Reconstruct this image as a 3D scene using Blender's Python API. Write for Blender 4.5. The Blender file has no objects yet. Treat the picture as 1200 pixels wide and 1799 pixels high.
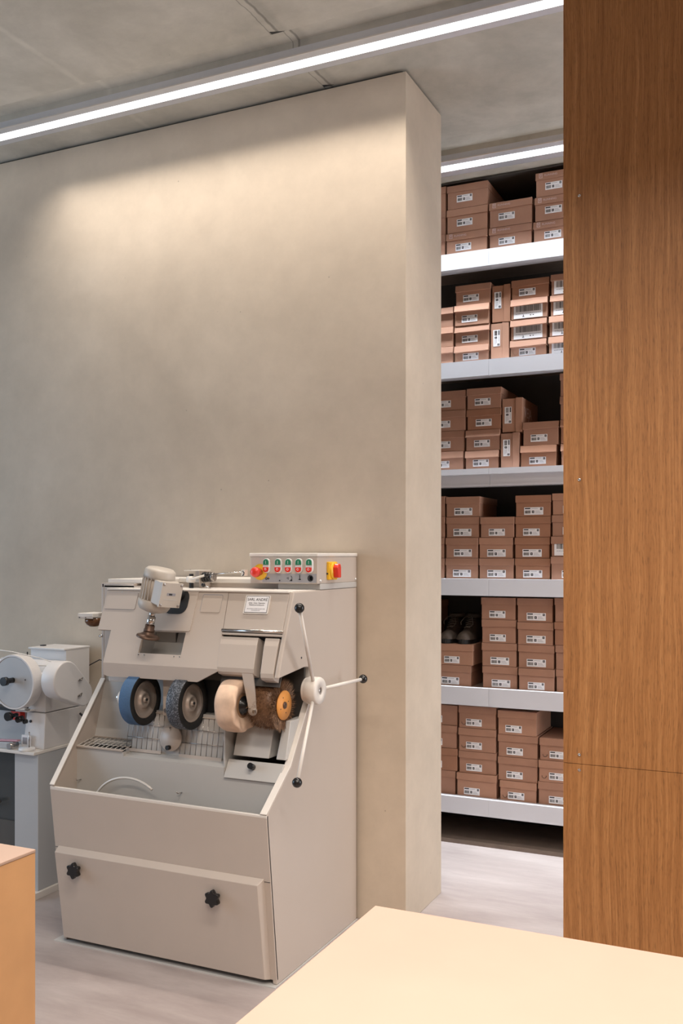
import bpy, bmesh, math, random
from mathutils import Vector, Matrix

random.seed(7)
C = bpy.context.scene.collection
SC = bpy.context.scene

# ------------------------------------------------------------------ camera
cam_d = bpy.data.cameras.new('camera')
cam = bpy.data.objects.new('camera', cam_d)
C.objects.link(cam)
SC.camera = cam
cam.location = (0, 0, 1.5)
cam.rotation_euler = (math.radians(90), 0, math.radians(25.106))
cam_d.sensor_fit = 'VERTICAL'
cam_d.sensor_height = 36.0
cam_d.lens = 36.0 * 1686.0 / 1799.0
cam_d.shift_y = 75.5 / 1799.0
cam_d.clip_start = 0.05

# ------------------------------------------------------------------ view, world
SC.view_settings.view_transform = 'Standard'
SC.view_settings.look = 'None'
SC.view_settings.gamma = 1.0
SC.view_settings.exposure = 0.12
SC.view_settings.use_curve_mapping = False
world = bpy.data.worlds.new('world')
SC.world = world
world.use_nodes = True
bg = world.node_tree.nodes['Background']
bg.inputs[0].default_value = (0.95, 0.95, 1.0, 1)
bg.inputs[1].default_value = 0.05

# ------------------------------------------------------------------ lamps
def area(name, loc, rot, sx, sy, power, col, spread=180):
    l = bpy.data.lights.new(name, 'AREA')
    l.shape = 'RECTANGLE'
    l.size = sx
    l.size_y = sy
    l.energy = power
    l.color = col
    l.spread = math.radians(spread)
    o = bpy.data.objects.new(name, l)
    C.objects.link(o)
    o.location = loc
    o.rotation_euler = [math.radians(a) for a in rot]
    return o

CEIL = 3.465
# the optics of the three ceiling profiles (two in view, two over the counters)
area('profile_light_machine', (-1.2, 3.41, CEIL - 0.004), (0, 0, 0), 4.0, 0.05, 26, (1.0, 0.905, 0.81), 100)
area('profile_light_storage', (-1.6, 4.647, CEIL - 0.004), (0, 0, 0), 5.0, 0.064, 48, (0.86, 0.93, 1.0), 54)
area('profile_light_counter', (0.1, 1.35, CEIL - 0.004), (0, 0, 0), 3.2, 0.06, 66, (1.0, 0.885, 0.785), 124)
area('profile_light_shop', (0.5, -0.5, CEIL - 0.004), (0, 0, 0), 3.6, 0.06, 112, (1.0, 0.885, 0.775), 142)
# unseen fill at the aisle's far right end, added to brighten the lower boxes
area('aisle_fill', (1.9, 4.05, 1.5), (0, 90, -9), 2.2, 0.9, 38, (0.95, 0.96, 1.0), 150)
# unseen blue fill on the far left, added to cool that end of the wall
area('left_fill', (-5.85, 1.2, 1.7), (0, -90, 0), 2.2, 2.6, 70, (0.55, 0.76, 1.0), 180)

# ------------------------------------------------------------------ materials
MATS = {}

def new_mat(name):
    m = bpy.data.materials.new(name)
    m.use_nodes = True
    nt = m.node_tree
    b = nt.nodes['Principled BSDF']
    MATS[name] = m
    return m, nt, b

def plain(name, col, rough=0.5, metal=0.0, noise=0.03, scale=40.0, bump=0.0, coat=0.0):
    """Procedural paint / plastic / metal with a slight tonal unevenness."""
    m, nt, b = new_mat(name)
    tc = nt.nodes.new('ShaderNodeTexCoord')
    n = nt.nodes.new('ShaderNodeTexNoise')
    n.inputs['Scale'].default_value = scale
    n.inputs['Detail'].default_value = 4
    nt.links.new(tc.outputs['Object'], n.inputs['Vector'])
    r = nt.nodes.new('ShaderNodeValToRGB')
    r.color_ramp.elements[0].position = 0.3
    r.color_ramp.elements[1].position = 0.7
    r.color_ramp.elements[0].color = [c * (1 - noise) for c in col] + [1]
    r.color_ramp.elements[1].color = [min(1, c * (1 + noise)) for c in col] + [1]
    nt.links.new(n.outputs['Fac'], r.inputs['Fac'])
    nt.links.new(r.outputs['Color'], b.inputs['Base Color'])
    b.inputs['Roughness'].default_value = rough
    b.inputs['Metallic'].default_value = metal
    if coat:
        b.inputs['Coat Weight'].default_value = coat
    if bump:
        bp = nt.nodes.new('ShaderNodeBump')
        bp.inputs['Strength'].default_value = bump
        bp.inputs['Distance'].default_value = 0.002
        nt.links.new(n.outputs['Fac'], bp.inputs['Height'])
        nt.links.new(bp.outputs['Normal'], b.inputs['Normal'])
    return m

def emis(name, col, s):
    m, nt, b = new_mat(name)
    b.inputs['Base Color'].default_value = (0.9, 0.9, 0.9, 1)
    b.inputs['Emission Color'].default_value = (*col, 1)
    b.inputs['Emission Strength'].default_value = s
    return m

def concrete(name, c1, c2, c3, s1=1.3, s2=9.0, rough=0.75, bump=0.25, stretch=(1, 1, 1), cracks=False):
    m, nt, b = new_mat(name)
    L = nt.links.new
    tc = nt.nodes.new('ShaderNodeTexCoord')
    mp = nt.nodes.new('ShaderNodeMapping')
    mp.inputs['Scale'].default_value = stretch
    L(tc.outputs['Object'], mp.inputs['Vector'])
    big = nt.nodes.new('ShaderNodeTexNoise')
    big.inputs['Scale'].default_value = s1
    big.inputs['Detail'].default_value = 6
    big.inputs['Roughness'].default_value = 0.6
    big.inputs['Distortion'].default_value = 0.4
    L(mp.outputs[0], big.inputs['Vector'])
    ra = nt.nodes.new('ShaderNodeValToRGB')
    ra.color_ramp.elements[0].position = 0.32
    ra.color_ramp.elements[0].color = (*c1, 1)
    ra.color_ramp.elements[1].position = 0.68
    ra.color_ramp.elements[1].color = (*c3, 1)
    e = ra.color_ramp.elements.new(0.5)
    e.color = (*c2, 1)
    L(big.outputs['Fac'], ra.inputs['Fac'])
    sm = nt.nodes.new('ShaderNodeTexNoise')
    sm.inputs['Scale'].default_value = s2
    sm.inputs['Detail'].default_value = 10
    sm.inputs['Roughness'].default_value = 0.7
    L(mp.outputs[0], sm.inputs['Vector'])
    mr = nt.nodes.new('ShaderNodeMapRange')
    mr.inputs['From Min'].default_value = 0.3
    mr.inputs['From Max'].default_value = 0.7
    mr.inputs['To Min'].default_value = 0.92
    mr.inputs['To Max'].default_value = 1.06
    L(sm.outputs['Fac'], mr.inputs['Value'])
    mx = nt.nodes.new('ShaderNodeMix')
    mx.data_type = 'RGBA'
    mx.blend_type = 'MULTIPLY'
    mx.inputs['Factor'].default_value = 1.0
    L(ra.outputs['Color'], mx.inputs['A'])
    L(mr.outputs['Result'], mx.inputs['B'])
    last = mx.outputs['Result']
    # pores
    vo = nt.nodes.new('ShaderNodeTexVoronoi')
    vo.inputs['Scale'].default_value = 7.0
    L(tc.outputs['Object'], vo.inputs['Vector'])
    pr = nt.nodes.new('ShaderNodeMapRange')
    pr.inputs['From Min'].default_value = 0.012
    pr.inputs['From Max'].default_value = 0.03
    pr.inputs['To Min'].default_value = 0.6
    pr.inputs['To Max'].default_value = 1.0
    L(vo.outputs['Distance'], pr.inputs['Value'])
    m2 = nt.nodes.new('ShaderNodeMix')
    m2.data_type = 'RGBA'
    m2.blend_type = 'MULTIPLY'
    m2.inputs['Factor'].default_value = 1.0
    L(last, m2.inputs['A'])
    L(pr.outputs['Result'], m2.inputs['B'])
    last = m2.outputs['Result']
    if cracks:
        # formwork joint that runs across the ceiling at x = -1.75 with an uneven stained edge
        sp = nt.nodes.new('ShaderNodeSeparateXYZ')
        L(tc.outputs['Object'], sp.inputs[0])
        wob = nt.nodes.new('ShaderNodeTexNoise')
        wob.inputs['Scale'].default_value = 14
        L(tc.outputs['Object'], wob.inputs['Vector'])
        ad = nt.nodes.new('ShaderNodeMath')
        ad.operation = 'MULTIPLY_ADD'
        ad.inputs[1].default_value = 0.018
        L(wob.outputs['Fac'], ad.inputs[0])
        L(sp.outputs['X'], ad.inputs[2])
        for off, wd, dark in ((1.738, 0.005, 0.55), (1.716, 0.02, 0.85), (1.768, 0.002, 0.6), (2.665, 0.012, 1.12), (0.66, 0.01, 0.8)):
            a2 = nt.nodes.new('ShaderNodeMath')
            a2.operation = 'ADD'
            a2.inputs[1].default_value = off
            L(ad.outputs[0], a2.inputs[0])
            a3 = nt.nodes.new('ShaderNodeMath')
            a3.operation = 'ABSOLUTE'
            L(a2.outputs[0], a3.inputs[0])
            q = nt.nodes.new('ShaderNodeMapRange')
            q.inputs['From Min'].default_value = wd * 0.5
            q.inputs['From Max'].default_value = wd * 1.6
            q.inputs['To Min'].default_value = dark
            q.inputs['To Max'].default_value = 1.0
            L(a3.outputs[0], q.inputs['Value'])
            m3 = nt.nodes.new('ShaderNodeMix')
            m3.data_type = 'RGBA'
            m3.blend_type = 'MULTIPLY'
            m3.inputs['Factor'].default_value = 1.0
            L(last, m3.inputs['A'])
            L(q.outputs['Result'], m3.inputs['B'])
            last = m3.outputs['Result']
    L(last, b.inputs['Base Color'])
    b.inputs['Roughness'].default_value = rough
    bp = nt.nodes.new('ShaderNodeBump')
    bp.inputs['Strength'].default_value = bump
    bp.inputs['Distance'].default_value = 0.003
    L(sm.outputs['Fac'], bp.inputs['Height'])
    L(bp.outputs['Normal'], b.inputs['Normal'])
    return m

def oak(name, cA, cB, cC):
    m, nt, b = new_mat(name)
    L = nt.links.new
    tc = nt.nodes.new('ShaderNodeTexCoord')
    # slow sideways drift so that the grain bends
    w = nt.nodes.new('ShaderNodeTexNoise')
    w.inputs['Scale'].default_value = 1.0
    w.inputs['Detail'].default_value = 2
    mw = nt.nodes.new('ShaderNodeMapping')
    mw.inputs['Scale'].default_value = (5, 5, 1.6)
    L(tc.outputs['Object'], mw.inputs['Vector'])
    L(mw.outputs[0], w.inputs['Vector'])
    va = nt.nodes.new('ShaderNodeVectorMath')
    va.operation = 'MULTIPLY_ADD'
    va.inputs[1].default_value = (0.055, 0, 0)
    L(w.outputs['Color'], va.inputs[0])
    L(tc.outputs['Object'], va.inputs[2])
    def layer(scale, det):
        mp = nt.nodes.new('ShaderNodeMapping')
        mp.inputs['Scale'].default_value = scale
        L(va.outputs[0], mp.inputs['Vector'])
        n = nt.nodes.new('ShaderNodeTexNoise')
        n.inputs['Scale'].default_value = 1.0
        n.inputs['Detail'].default_value = det
        n.inputs['Roughness'].default_value = 0.65
        L(mp.outputs[0], n.inputs['Vector'])
        return n.outputs['Fac']
    f1 = layer((75, 1, 0.6), 5)
    f2 = layer((260, 1, 6), 4)
    f3 = layer((430, 1, 28), 2)
    ra = nt.nodes.new('ShaderNodeValToRGB')
    ra.color_ramp.elements[0].position = 0.34
    ra.color_ramp.elements[0].color = (*cA, 1)
    ra.color_ramp.elements[1].position = 0.66
    ra.color_ramp.elements[1].color = (*cC, 1)
    e = ra.color_ramp.elements.new(0.5)
    e.color = (*cB, 1)
    mixf = nt.nodes.new('ShaderNodeMath')
    mixf.operation = 'MULTIPLY_ADD'
    mixf.inputs[1].default_value = 0.55
    L(f1, mixf.inputs[0])
    h = nt.nodes.new('ShaderNodeMath')
    h.operation = 'MULTIPLY'
    h.inputs[1].default_value = 0.45
    L(f2, h.inputs[0])
    L(h.outputs[0], mixf.inputs[2])
    L(mixf.outputs[0], ra.inputs['Fac'])
    pr = nt.nodes.new('ShaderNodeMapRange')
    pr.inputs['From Min'].default_value = 0.36
    pr.inputs['From Max'].default_value = 0.46
    pr.inputs['To Min'].default_value = 0.72
    pr.inputs['To Max'].default_value = 1.0
    L(f3, pr.inputs['Value'])
    mx = nt.nodes.new('ShaderNodeMix')
    mx.data_type = 'RGBA'
    mx.blend_type = 'MULTIPLY'
    mx.inputs['Factor'].default_value = 1.0
    L(ra.outputs['Color'], mx.inputs['A'])
    L(pr.outputs['Result'], mx.inputs['B'])
    L(mx.outputs['Result'], b.inputs['Base Color'])
    b.inputs['Roughness'].default_value = 0.5
    bp = nt.nodes.new('ShaderNodeBump')
    bp.inputs['Strength'].default_value = 0.15
    bp.inputs['Distance'].default_value = 0.001
    L(f2, bp.inputs['Height'])
    L(bp.outputs['Normal'], b.inputs['Normal'])
    return m

concrete('wall_plaster', (0.53, 0.445, 0.35), (0.575, 0.487, 0.385), (0.62, 0.53, 0.425), s1=1.1, s2=5.0, bump=0.12)
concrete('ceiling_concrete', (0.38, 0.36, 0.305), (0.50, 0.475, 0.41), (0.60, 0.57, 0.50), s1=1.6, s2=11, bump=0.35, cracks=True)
concrete('floor_concrete', (0.30, 0.25, 0.235), (0.37, 0.315, 0.298), (0.44, 0.385, 0.365), s1=2.0, s2=16, rough=0.42, bump=0.05, stretch=(0.6, 2.0, 1))
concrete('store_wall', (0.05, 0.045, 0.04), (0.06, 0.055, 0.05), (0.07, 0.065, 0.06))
concrete('shell', (0.50, 0.47, 0.43), (0.54, 0.51, 0.47), (0.58, 0.55, 0.5))
oak('oak_veneer', (0.24, 0.098, 0.028), (0.36, 0.158, 0.05), (0.50, 0.245, 0.09))
plain('led', (0.9, 0.9, 0.9))
emis('led', (1.0, 0.99, 0.97), 2.6)
emis('led_cool', (0.93, 0.97, 1.0), 2.6)
plain('aluminium', (0.66, 0.67, 0.70), 0.38, 0.35, 0.02)
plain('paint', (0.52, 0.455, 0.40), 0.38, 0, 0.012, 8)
plain('paint_side', (0.52, 0.455, 0.40), 0.33, 0, 0.02, 3)
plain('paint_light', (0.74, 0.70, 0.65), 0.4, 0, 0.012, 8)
plain('paint_grey', (0.50, 0.49, 0.47), 0.38, 0, 0.012, 8)
plain('motor_grey', (0.50, 0.455, 0.40), 0.42, 0, 0.02, 12)
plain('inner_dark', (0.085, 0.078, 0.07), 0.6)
plain('black_plastic', (0.012, 0.012, 0.013), 0.22, 0, 0.1)
plain('black_matte', (0.016, 0.017, 0.018), 0.65, 0, 0.1)
plain('rubber', (0.012, 0.012, 0.012), 0.75)
plain('chrome', (0.62, 0.60, 0.58), 0.16, 1.0, 0.02)
plain('steel', (0.42, 0.39, 0.37), 0.3, 1.0, 0.05, 20)
plain('steel_turned', (0.56, 0.48, 0.42), 0.33, 0.55, 0.05, 20)
plain('rusty_steel', (0.15, 0.095, 0.07), 0.42, 0.7, 0.2, 60)
plain('blue_abrasive', (0.06, 0.13, 0.25), 0.75, 0, 0.12, 300, 0.3)
plain('flannel', (0.72, 0.52, 0.38), 0.9, 0, 0.12, 25, 0.6)
plain('flannel_dark', (0.30, 0.17, 0.09), 0.9, 0, 0.12, 25, 0.3)
plain('bristle', (0.16, 0.078, 0.036), 0.5)
plain('bristle_light', (0.38, 0.22, 0.12), 0.5)
plain('bristle_dark', (0.06, 0.028, 0.013), 0.5)
plain('orange_disc', (0.75, 0.32, 0.075), 0.5, 0, 0.03)
plain('red_plastic', (0.70, 0.03, 0.015), 0.3, 0, 0.03, coat=0.3)
plain('yellow_plastic', (0.85, 0.48, 0.02), 0.35, 0, 0.03)
plain('green_plastic', (0.015, 0.20, 0.10), 0.35, 0, 0.03)
plain('white_plastic', (0.80, 0.80, 0.80), 0.4, 0, 0.01)
plain('white_enamel', (0.68, 0.66, 0.65), 0.3, 0, 0.015, 6)
plain('cool_paint', (0.46, 0.47, 0.48), 0.38, 0, 0.015, 6)
plain('pictogram_strip', (0.33, 0.33, 0.35), 0.45, 0, 0.02)
plain('ink', (0.02, 0.02, 0.025), 0.6)
plain('ink_grey', (0.30, 0.30, 0.33), 0.6)
plain('paper', (0.80, 0.80, 0.82), 0.6, 0, 0.01)
plain('shelf_white', (0.60, 0.61, 0.655), 0.4, 0, 0.01, 6)
plain('shelf_wood', (0.26, 0.20, 0.16), 0.6, 0, 0.08, 12)
plain('plinth_wood', (0.16, 0.12, 0.095), 0.6, 0, 0.12, 12)
plain('counter_top', (0.465, 0.338, 0.272), 0.55, 0, 0.025, 5)  # same wood as the side, with the highlight's pale wash put into its colour
plain('counter_side', (0.60, 0.35, 0.17), 0.55, 0, 0.06, 9)
plain('cardboard', (0.355, 0.19, 0.125), 0.8, 0, 0.05, 14)
plain('cardboard_pale', (0.40, 0.215, 0.14), 0.8, 0, 0.05, 14)
plain('cardboard_dark', (0.32, 0.155, 0.09), 0.8, 0, 0.05, 14)
plain('lid_print', (0.64, 0.49, 0.46), 0.8)
plain('boot_leather', (0.05, 0.036, 0.028), 0.65, 0, 0.25, 30, 0.3)
plain('boot_toe', (0.075, 0.058, 0.046), 0.7, 0, 0.25, 30, 0.3)
plain('boot_lace', (0.11, 0.095, 0.08), 0.7)
plain('hose_plastic', (0.66, 0.65, 0.62), 0.25, 0, 0.02)
plain('pink_plastic', (0.55, 0.30, 0.36), 0.4)
plain('dark_panel', (0.05, 0.052, 0.05), 0.3)
plain('amber', (0.13, 0.055, 0.02), 0.2, 0, 0.1)

# black grit wheel
m, nt, b = new_mat('grit')
tc = nt.nodes.new('ShaderNodeTexCoord')
vo = nt.nodes.new('ShaderNodeTexVoronoi')
vo.inputs['Scale'].default_value = 320
nt.links.new(tc.outputs['Object'], vo.inputs['Vector'])
ra = nt.nodes.new('ShaderNodeValToRGB')
ra.color_ramp.elements[0].position = 0.45
ra.color_ramp.elements[0].color = (0.03, 0.036, 0.045, 1)
ra.color_ramp.elements[1].position = 0.85
ra.color_ramp.elements[1].color = (0.19, 0.21, 0.25, 1)
nt.links.new(vo.outputs['Color'], ra.inputs['Fac'])
nt.links.new(ra.outputs['Color'], b.inputs['Base Color'])
b.inputs['Roughness'].default_value = 0.5

# ------------------------------------------------------------------ mesh helpers
class MB:
    """Collects shapes into one mesh; every shape takes the name of its material."""
    def __init__(self):
        self.v, self.f, self.mi, self.mats, self.sm = [], [], [], [], []
    def _m(self, mat):
        if mat not in self.mats:
            self.mats.append(mat)
        return self.mats.index(mat)
    def add(self, vs, fs, mat, smooth=False):
        o = len(self.v)
        self.v += [Vector(p) for p in vs]
        k = self._m(mat)
        for f in fs:
            self.f.append([o + i for i in f])
            self.mi.append(k)
            self.sm.append(smooth)
    def box(self, a, b, mat):
        x0, y0, z0 = a
        x1, y1, z1 = b
        self.hexa([(x0, y0, z0), (x1, y0, z0), (x1, y1, z0), (x0, y1, z0),
                   (x0, y0, z1), (x1, y0, z1), (x1, y1, z1), (x0, y1, z1)], mat)
        return self
    def hexa(self, p, mat):
        self.add(p, [(0, 3, 2, 1), (4, 5, 6, 7), (0, 1, 5, 4), (1, 2, 6, 5), (2, 3, 7, 6), (3, 0, 4, 7)], mat)
        return self
    def prism(self, pts, axis, a, b, mat, smooth=False):
        """pts: 2-D outline; axis 'x': pts are (y, z); 'y': (x, z); 'z': (x, y)."""
        def P(p, t):
            return {'x': (t, p[0], p[1]), 'y': (p[0], t, p[1]), 'z': (p[0], p[1], t)}[axis]
        n = len(pts)
        vs = [P(p, a) for p in pts] + [P(p, b) for p in pts]
        fs = [list(range(n))[::-1], list(range(n, 2 * n))]
        self.add(vs, fs, mat)
        self.add(vs, [(i, (i + 1) % n, n + (i + 1) % n, n + i) for i in range(n)], mat, smooth)
        return self
    def slab(self, pts, thick, mat):
        """pts: planar 3-D outline, thickened along its normal."""
        pts = [Vector(p) for p in pts]
        nrm = (pts[1] - pts[0]).cross(pts[2] - pts[0]).normalized() * thick
        n = len(pts)
        vs = pts + [p + nrm for p in pts]
        self.add(vs, [list(range(n))[::-1], list(range(n, 2 * n))] +
                 [(i, (i + 1) % n, n + (i + 1) % n, n + i) for i in range(n)], mat)
        return self
    def lathe(self, prof, origin, axis, mat, seg=40, cap=True, smooth=True):
        """prof: (radius, distance along axis)."""
        ax = Vector(axis).normalized()
        u = ax.orthogonal().normalized()
        w = ax.cross(u)
        o = Vector(origin)
        vs = []
        for r, h in prof:
            for i in range(seg):
                t = 2 * math.pi * i / seg
                vs.append(o + ax * h + (u * math.cos(t) + w * math.sin(t)) * r)
        fs = []
        for j in range(len(prof) - 1):
            for i in range(seg):
                k = (i + 1) % seg
                fs.append((j * seg + i, j * seg + k, (j + 1) * seg + k, (j + 1) * seg + i))
        self.add(vs, fs, mat, smooth)
        if cap:
            for j, rev in ((0, True), (len(prof) - 1, False)):
                if prof[j][0] > 1e-5:
                    ring = [vs[j * seg + i] for i in range(seg)]
                    self.add(ring, [list(range(seg))[::-1] if rev else list(range(seg))], mat)
        return self
    def cyl(self, a, b, r, mat, seg=24, r2=None):
        a, b = Vector(a), Vector(b)
        return self.lathe([(r, 0), (r if r2 is None else r2, (b - a).length)], a, b - a, mat, seg)
    def ball(self, c, r, mat, seg=24):
        n = 12
        return self.lathe([(max(1e-4, r * math.sin(math.pi * i / n)), -r * math.cos(math.pi * i / n)) for i in range(n + 1)],
                          c, (0.1, 0.2, 1), mat, seg, False)
    def tube(self, pts, r, mat, seg=10):
        pts = [Vector(p) for p in pts]
        vs = []
        prev = None
        for i, p in enumerate(pts):
            d = (pts[min(i + 1, len(pts) - 1)] - pts[max(i - 1, 0)]).normalized()
            if prev is None:
                u = d.orthogonal().normalized()
            else:
                u = (prev - d * prev.dot(d)).normalized()
            prev = u
            w = d.cross(u)
            for k in range(seg):
                t = 2 * math.pi * k / seg
                vs.append(p + (u * math.cos(t) + w * math.sin(t)) * r)
        fs = []
        for j in range(len(pts) - 1):
            for k in range(seg):
                q = (k + 1) % seg
                fs.append((j * seg + k, j * seg + q, (j + 1) * seg + q, (j + 1) * seg + k))
        self.add(vs, fs, mat, True)
        self.add(vs[:seg], [list(range(seg))[::-1]], mat)
        self.add(vs[-seg:], [list(range(seg))], mat)
        return self
    def build(self, name, parent=None, bevel=0.0, seg=2, wpos=None):
        base = world_of(parent) if parent is not None else Vector((0, 0, 0))
        if wpos is not None:
            base = Vector(wpos)
        me = bpy.data.meshes.new(name)
        me.from_pydata([tuple(p - base) for p in self.v], [], self.f)
        for n in self.mats:
            me.materials.append(MATS[n])
        for p, k, s in zip(me.polygons, self.mi, self.sm):
            p.material_index = k
            p.use_smooth = s
        bm = bmesh.new()
        bm.from_mesh(me)
        bmesh.ops.remove_doubles(bm, verts=bm.verts, dist=1e-6)
        bmesh.ops.recalc_face_normals(bm, faces=bm.faces)
        bm.to_mesh(me)
        bm.free()
        me.update()
        o = bpy.data.objects.new(name, me)
        C.objects.link(o)
        if parent is not None:
            o.parent = parent
            o['_w'] = list(base)
        elif wpos is not None:
            o.location = base
        if bevel:
            md = o.modifiers.new('bevel', 'BEVEL')
            md.width = bevel
            md.segments = seg
            md.limit_method = 'ANGLE'
            md.angle_limit = math.radians(40)
            md.harden_normals = False
        return o

def world_of(o):
    w = Vector((0, 0, 0))
    while o is not None:
        w += o.location
        o = o.parent
    return w

def thing(name, loc, label, cat, group=None):
    o = bpy.data.objects.new(name, None)
    o.empty_display_size = 0.05
    C.objects.link(o)
    o.location = loc
    o['label'] = label
    o['category'] = cat
    if group:
        o['group'] = group
    return o

def tag(o, label, cat, group=None):
    o['label'] = label
    o['category'] = cat
    if group:
        o['group'] = group
    return o

def struct(o):
    o['kind'] = 'structure'
    return o

def text_geo(s, size, M, mat, mb, extrude=0.0004, ax='CENTER'):
    """adds the letters of s to mb; letters are laid out in local XY and placed by the matrix M."""
    cu = bpy.data.curves.new('t', 'FONT')
    cu.body = s
    cu.size = size
    cu.align_x = ax
    cu.align_y = 'CENTER'
    cu.extrude = extrude
    cu.resolution_u = 3
    ob = bpy.data.objects.new('t', cu)
    C.objects.link(ob)
    dg = bpy.context.evaluated_depsgraph_get()
    me = bpy.data.meshes.new_from_object(ob.evaluated_get(dg))
    mb.add([M @ v.co for v in me.vertices], [list(p.vertices) for p in me.polygons], mat)
    bpy.data.objects.remove(ob)
    bpy.data.curves.remove(cu)
    bpy.data.meshes.remove(me)

def frame(origin, xdir, ydir):
    x = Vector(xdir).normalized()
    y = Vector(ydir).normalized()
    z = x.cross(y)
    M = Matrix((x, y, z)).transposed().to_4x4()
    M.translation = Vector(origin)
    return M

# ================================================================== ROOM
YW = 3.617      # face of the concrete wall
struct(MB().box((-6, -3, -0.1), (4, 5.3, 0), 'floor_concrete').build('floor'))
cb = MB()
T = 3.75
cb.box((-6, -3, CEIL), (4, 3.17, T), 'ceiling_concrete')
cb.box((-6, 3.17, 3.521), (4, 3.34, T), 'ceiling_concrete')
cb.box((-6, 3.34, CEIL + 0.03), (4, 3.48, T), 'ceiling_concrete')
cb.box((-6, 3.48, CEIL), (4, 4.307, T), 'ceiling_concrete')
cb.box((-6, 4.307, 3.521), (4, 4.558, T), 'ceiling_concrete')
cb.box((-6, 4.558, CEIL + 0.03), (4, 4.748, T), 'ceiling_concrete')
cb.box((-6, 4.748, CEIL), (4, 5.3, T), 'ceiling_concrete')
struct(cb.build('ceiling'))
struct(MB().box((-6, YW, 0), (-1.408, 4.05, CEIL - 0.012), 'wall_plaster').build('wall_back', bevel=0.002))
struct(MB().box((-6, YW + 0.02, CEIL - 0.012), (-1.43, 4.03, CEIL), 'black_matte').build('trim_1'))
struct(MB().box((-6.1, -3, 0), (-6, 5.3, T), 'shell').build('wall_left'))
struct(MB().box((4, -3, 0), (4.1, 5.3, T), 'shell').build('wall_right'))
struct(MB().box((-6.1, -3.1, 0), (4.1, -3, T), 'shell').build('wall_front'))
struct(MB().box((-6.1, 5.3, 0), (4.1, 5.4, T), 'store_wall').build('wall_rear'))
# dark pockets where the joint meets the groove and the wall
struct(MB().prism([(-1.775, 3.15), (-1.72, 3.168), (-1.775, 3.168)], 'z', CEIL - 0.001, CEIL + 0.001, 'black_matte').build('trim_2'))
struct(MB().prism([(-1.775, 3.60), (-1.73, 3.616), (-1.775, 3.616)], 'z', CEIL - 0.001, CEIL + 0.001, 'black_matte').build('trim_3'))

# oak clad wall on the right
pw = MB().box((-0.618, 2.906, 0), (2.2, 3.0, CEIL), 'oak_veneer').build('wall_inner')
struct(pw)
MB().box((-0.621, 2.9, 0.876), (2.2, 2.906, CEIL), 'oak_veneer').build('upper_panel', pw)
MB().box((-0.621, 2.899, 0.0), (2.2, 2.906, 0.8745), 'oak_veneer').build('lower_panel', pw)
for z in (2.574, 1.725, 0.903, 0.857):
    MB().lathe([(0.0045, 0), (0.0045, 0.002), (0.0018, 0.0022), (0.0017, 0.0005)], (-0.573, 2.9, z), (0, -1, 0), 'chrome', 16).build('screw', pw)

# ------------------------------------------------------------------ ceiling light profiles
def profile(y0, y1, l0, l1, led, label, x0=-6, x1=3.9):
    t = thing('linear_ceiling_light', (0.5 * (x0 + x1), 0.5 * (y0 + y1), CEIL), label, 'ceiling light', 'linear ceiling lights')
    h = MB()
    h.box((x0, y0, CEIL), (x1, l0, CEIL + 0.008), 'aluminium')
    h.box((x0, l1, CEIL), (x1, y1, CEIL + 0.008), 'aluminium')
    h.box((x0, y0, CEIL + 0.008), (x1, y1, CEIL + 0.03), 'aluminium')
    h.box((x0, y0 - 0.003, CEIL - 0.003), (x1, y0, CEIL + 0.003), 'paint_light')
    h.build('housing', t)
    MB().box((x0, l0, CEIL - 0.001), (x1, l1, CEIL + 0.006), led).build('diffuser', t)

profile(3.341, 3.479, 3.384, 3.437, 'led', 'long linear ceiling light running above the grey workshop machine')
profile(4.559, 4.747, 4.614, 4.682, 'led_cool', 'short visible stretch of linear ceiling light in front of the box shelves')

# ------------------------------------------------------------------ counters in the foreground
t = thing('display_counter', (-0.2, 1.2, 0), 'large pale wooden counter filling the bottom right foreground', 'counter')
MB().box((-0.645, 0.55, 0.886), (1.2, 1.513, 0.9), 'counter_top').build('counter_top', t, 0.0015)
MB().box((-0.643, 0.552, 0.0), (1.198, 1.511, 0.886), 'counter_side').build('counter_body', t)
t = thing('display_counter', (-2.0, 1.2, 0), 'pale wooden counter with orange side at the bottom left edge', 'counter')
MB().box((-2.6, 0.72, 0.893), (-1.395, 1.508, 0.9), 'counter_top').build('counter_top', t, 0.0015)
MB().box((-2.598, 0.722, 0.0), (-1.396, 1.507, 0.893), 'counter_side').build('counter_body', t)

# ================================================================== SHELVES
SH = thing('shelving_unit', (-1.3, 4.95, 0), 'tall white shelving unit behind the concrete wall, stacked with shoe boxes', 'shelving')
X0, X1 = -3.0, 1.4
LIPS = [(1, 3.069, 2.984), (2, 2.503, 2.421), (3, 1.945, 1.853), (4, 1.377, 1.29), (5, 0.815, 0.722), (6, 0.244, 0.157)]
BOARD = {1: 3.063, 2: 2.501, 3: 1.942, 4: 1.377, 5: 0.81, 6: 0.238}
for n, zt, zb in LIPS:
    s = MB().box((X0, 4.812, BOARD[n] - 0.025), (X1, 5.21, BOARD[n]), 'shelf_wood').build('shelf_board', SH)
    s['label'] = 'brown shelf board'
    for a, b2 in ((X0, -1.4025), (-1.4015, X1)):
        f = MB()
        if n == 3:
            f.box((a, 4.77, zt - 0.03), (b2, 4.812, zt), 'shelf_white')
            f.box((a, 4.792, zb), (b2, 4.808, zt - 0.03), 'shelf_white')
        else:
            f.box((a, 4.77, zb), (b2, 4.786, zt), 'shelf_white')
            f.box((a, 4.786, zt - 0.016), (b2, 4.812, zt), 'shelf_white')
        f.box((a, 4.786, zb), (b2, 4.85, zb + 0.012), 'shelf_white')
        f.build('shelf_front', s)
MB().box((X0, 5.21, 0.03), (X1, 5.225, 3.44), 'store_wall').build('back_panel', SH)
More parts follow.
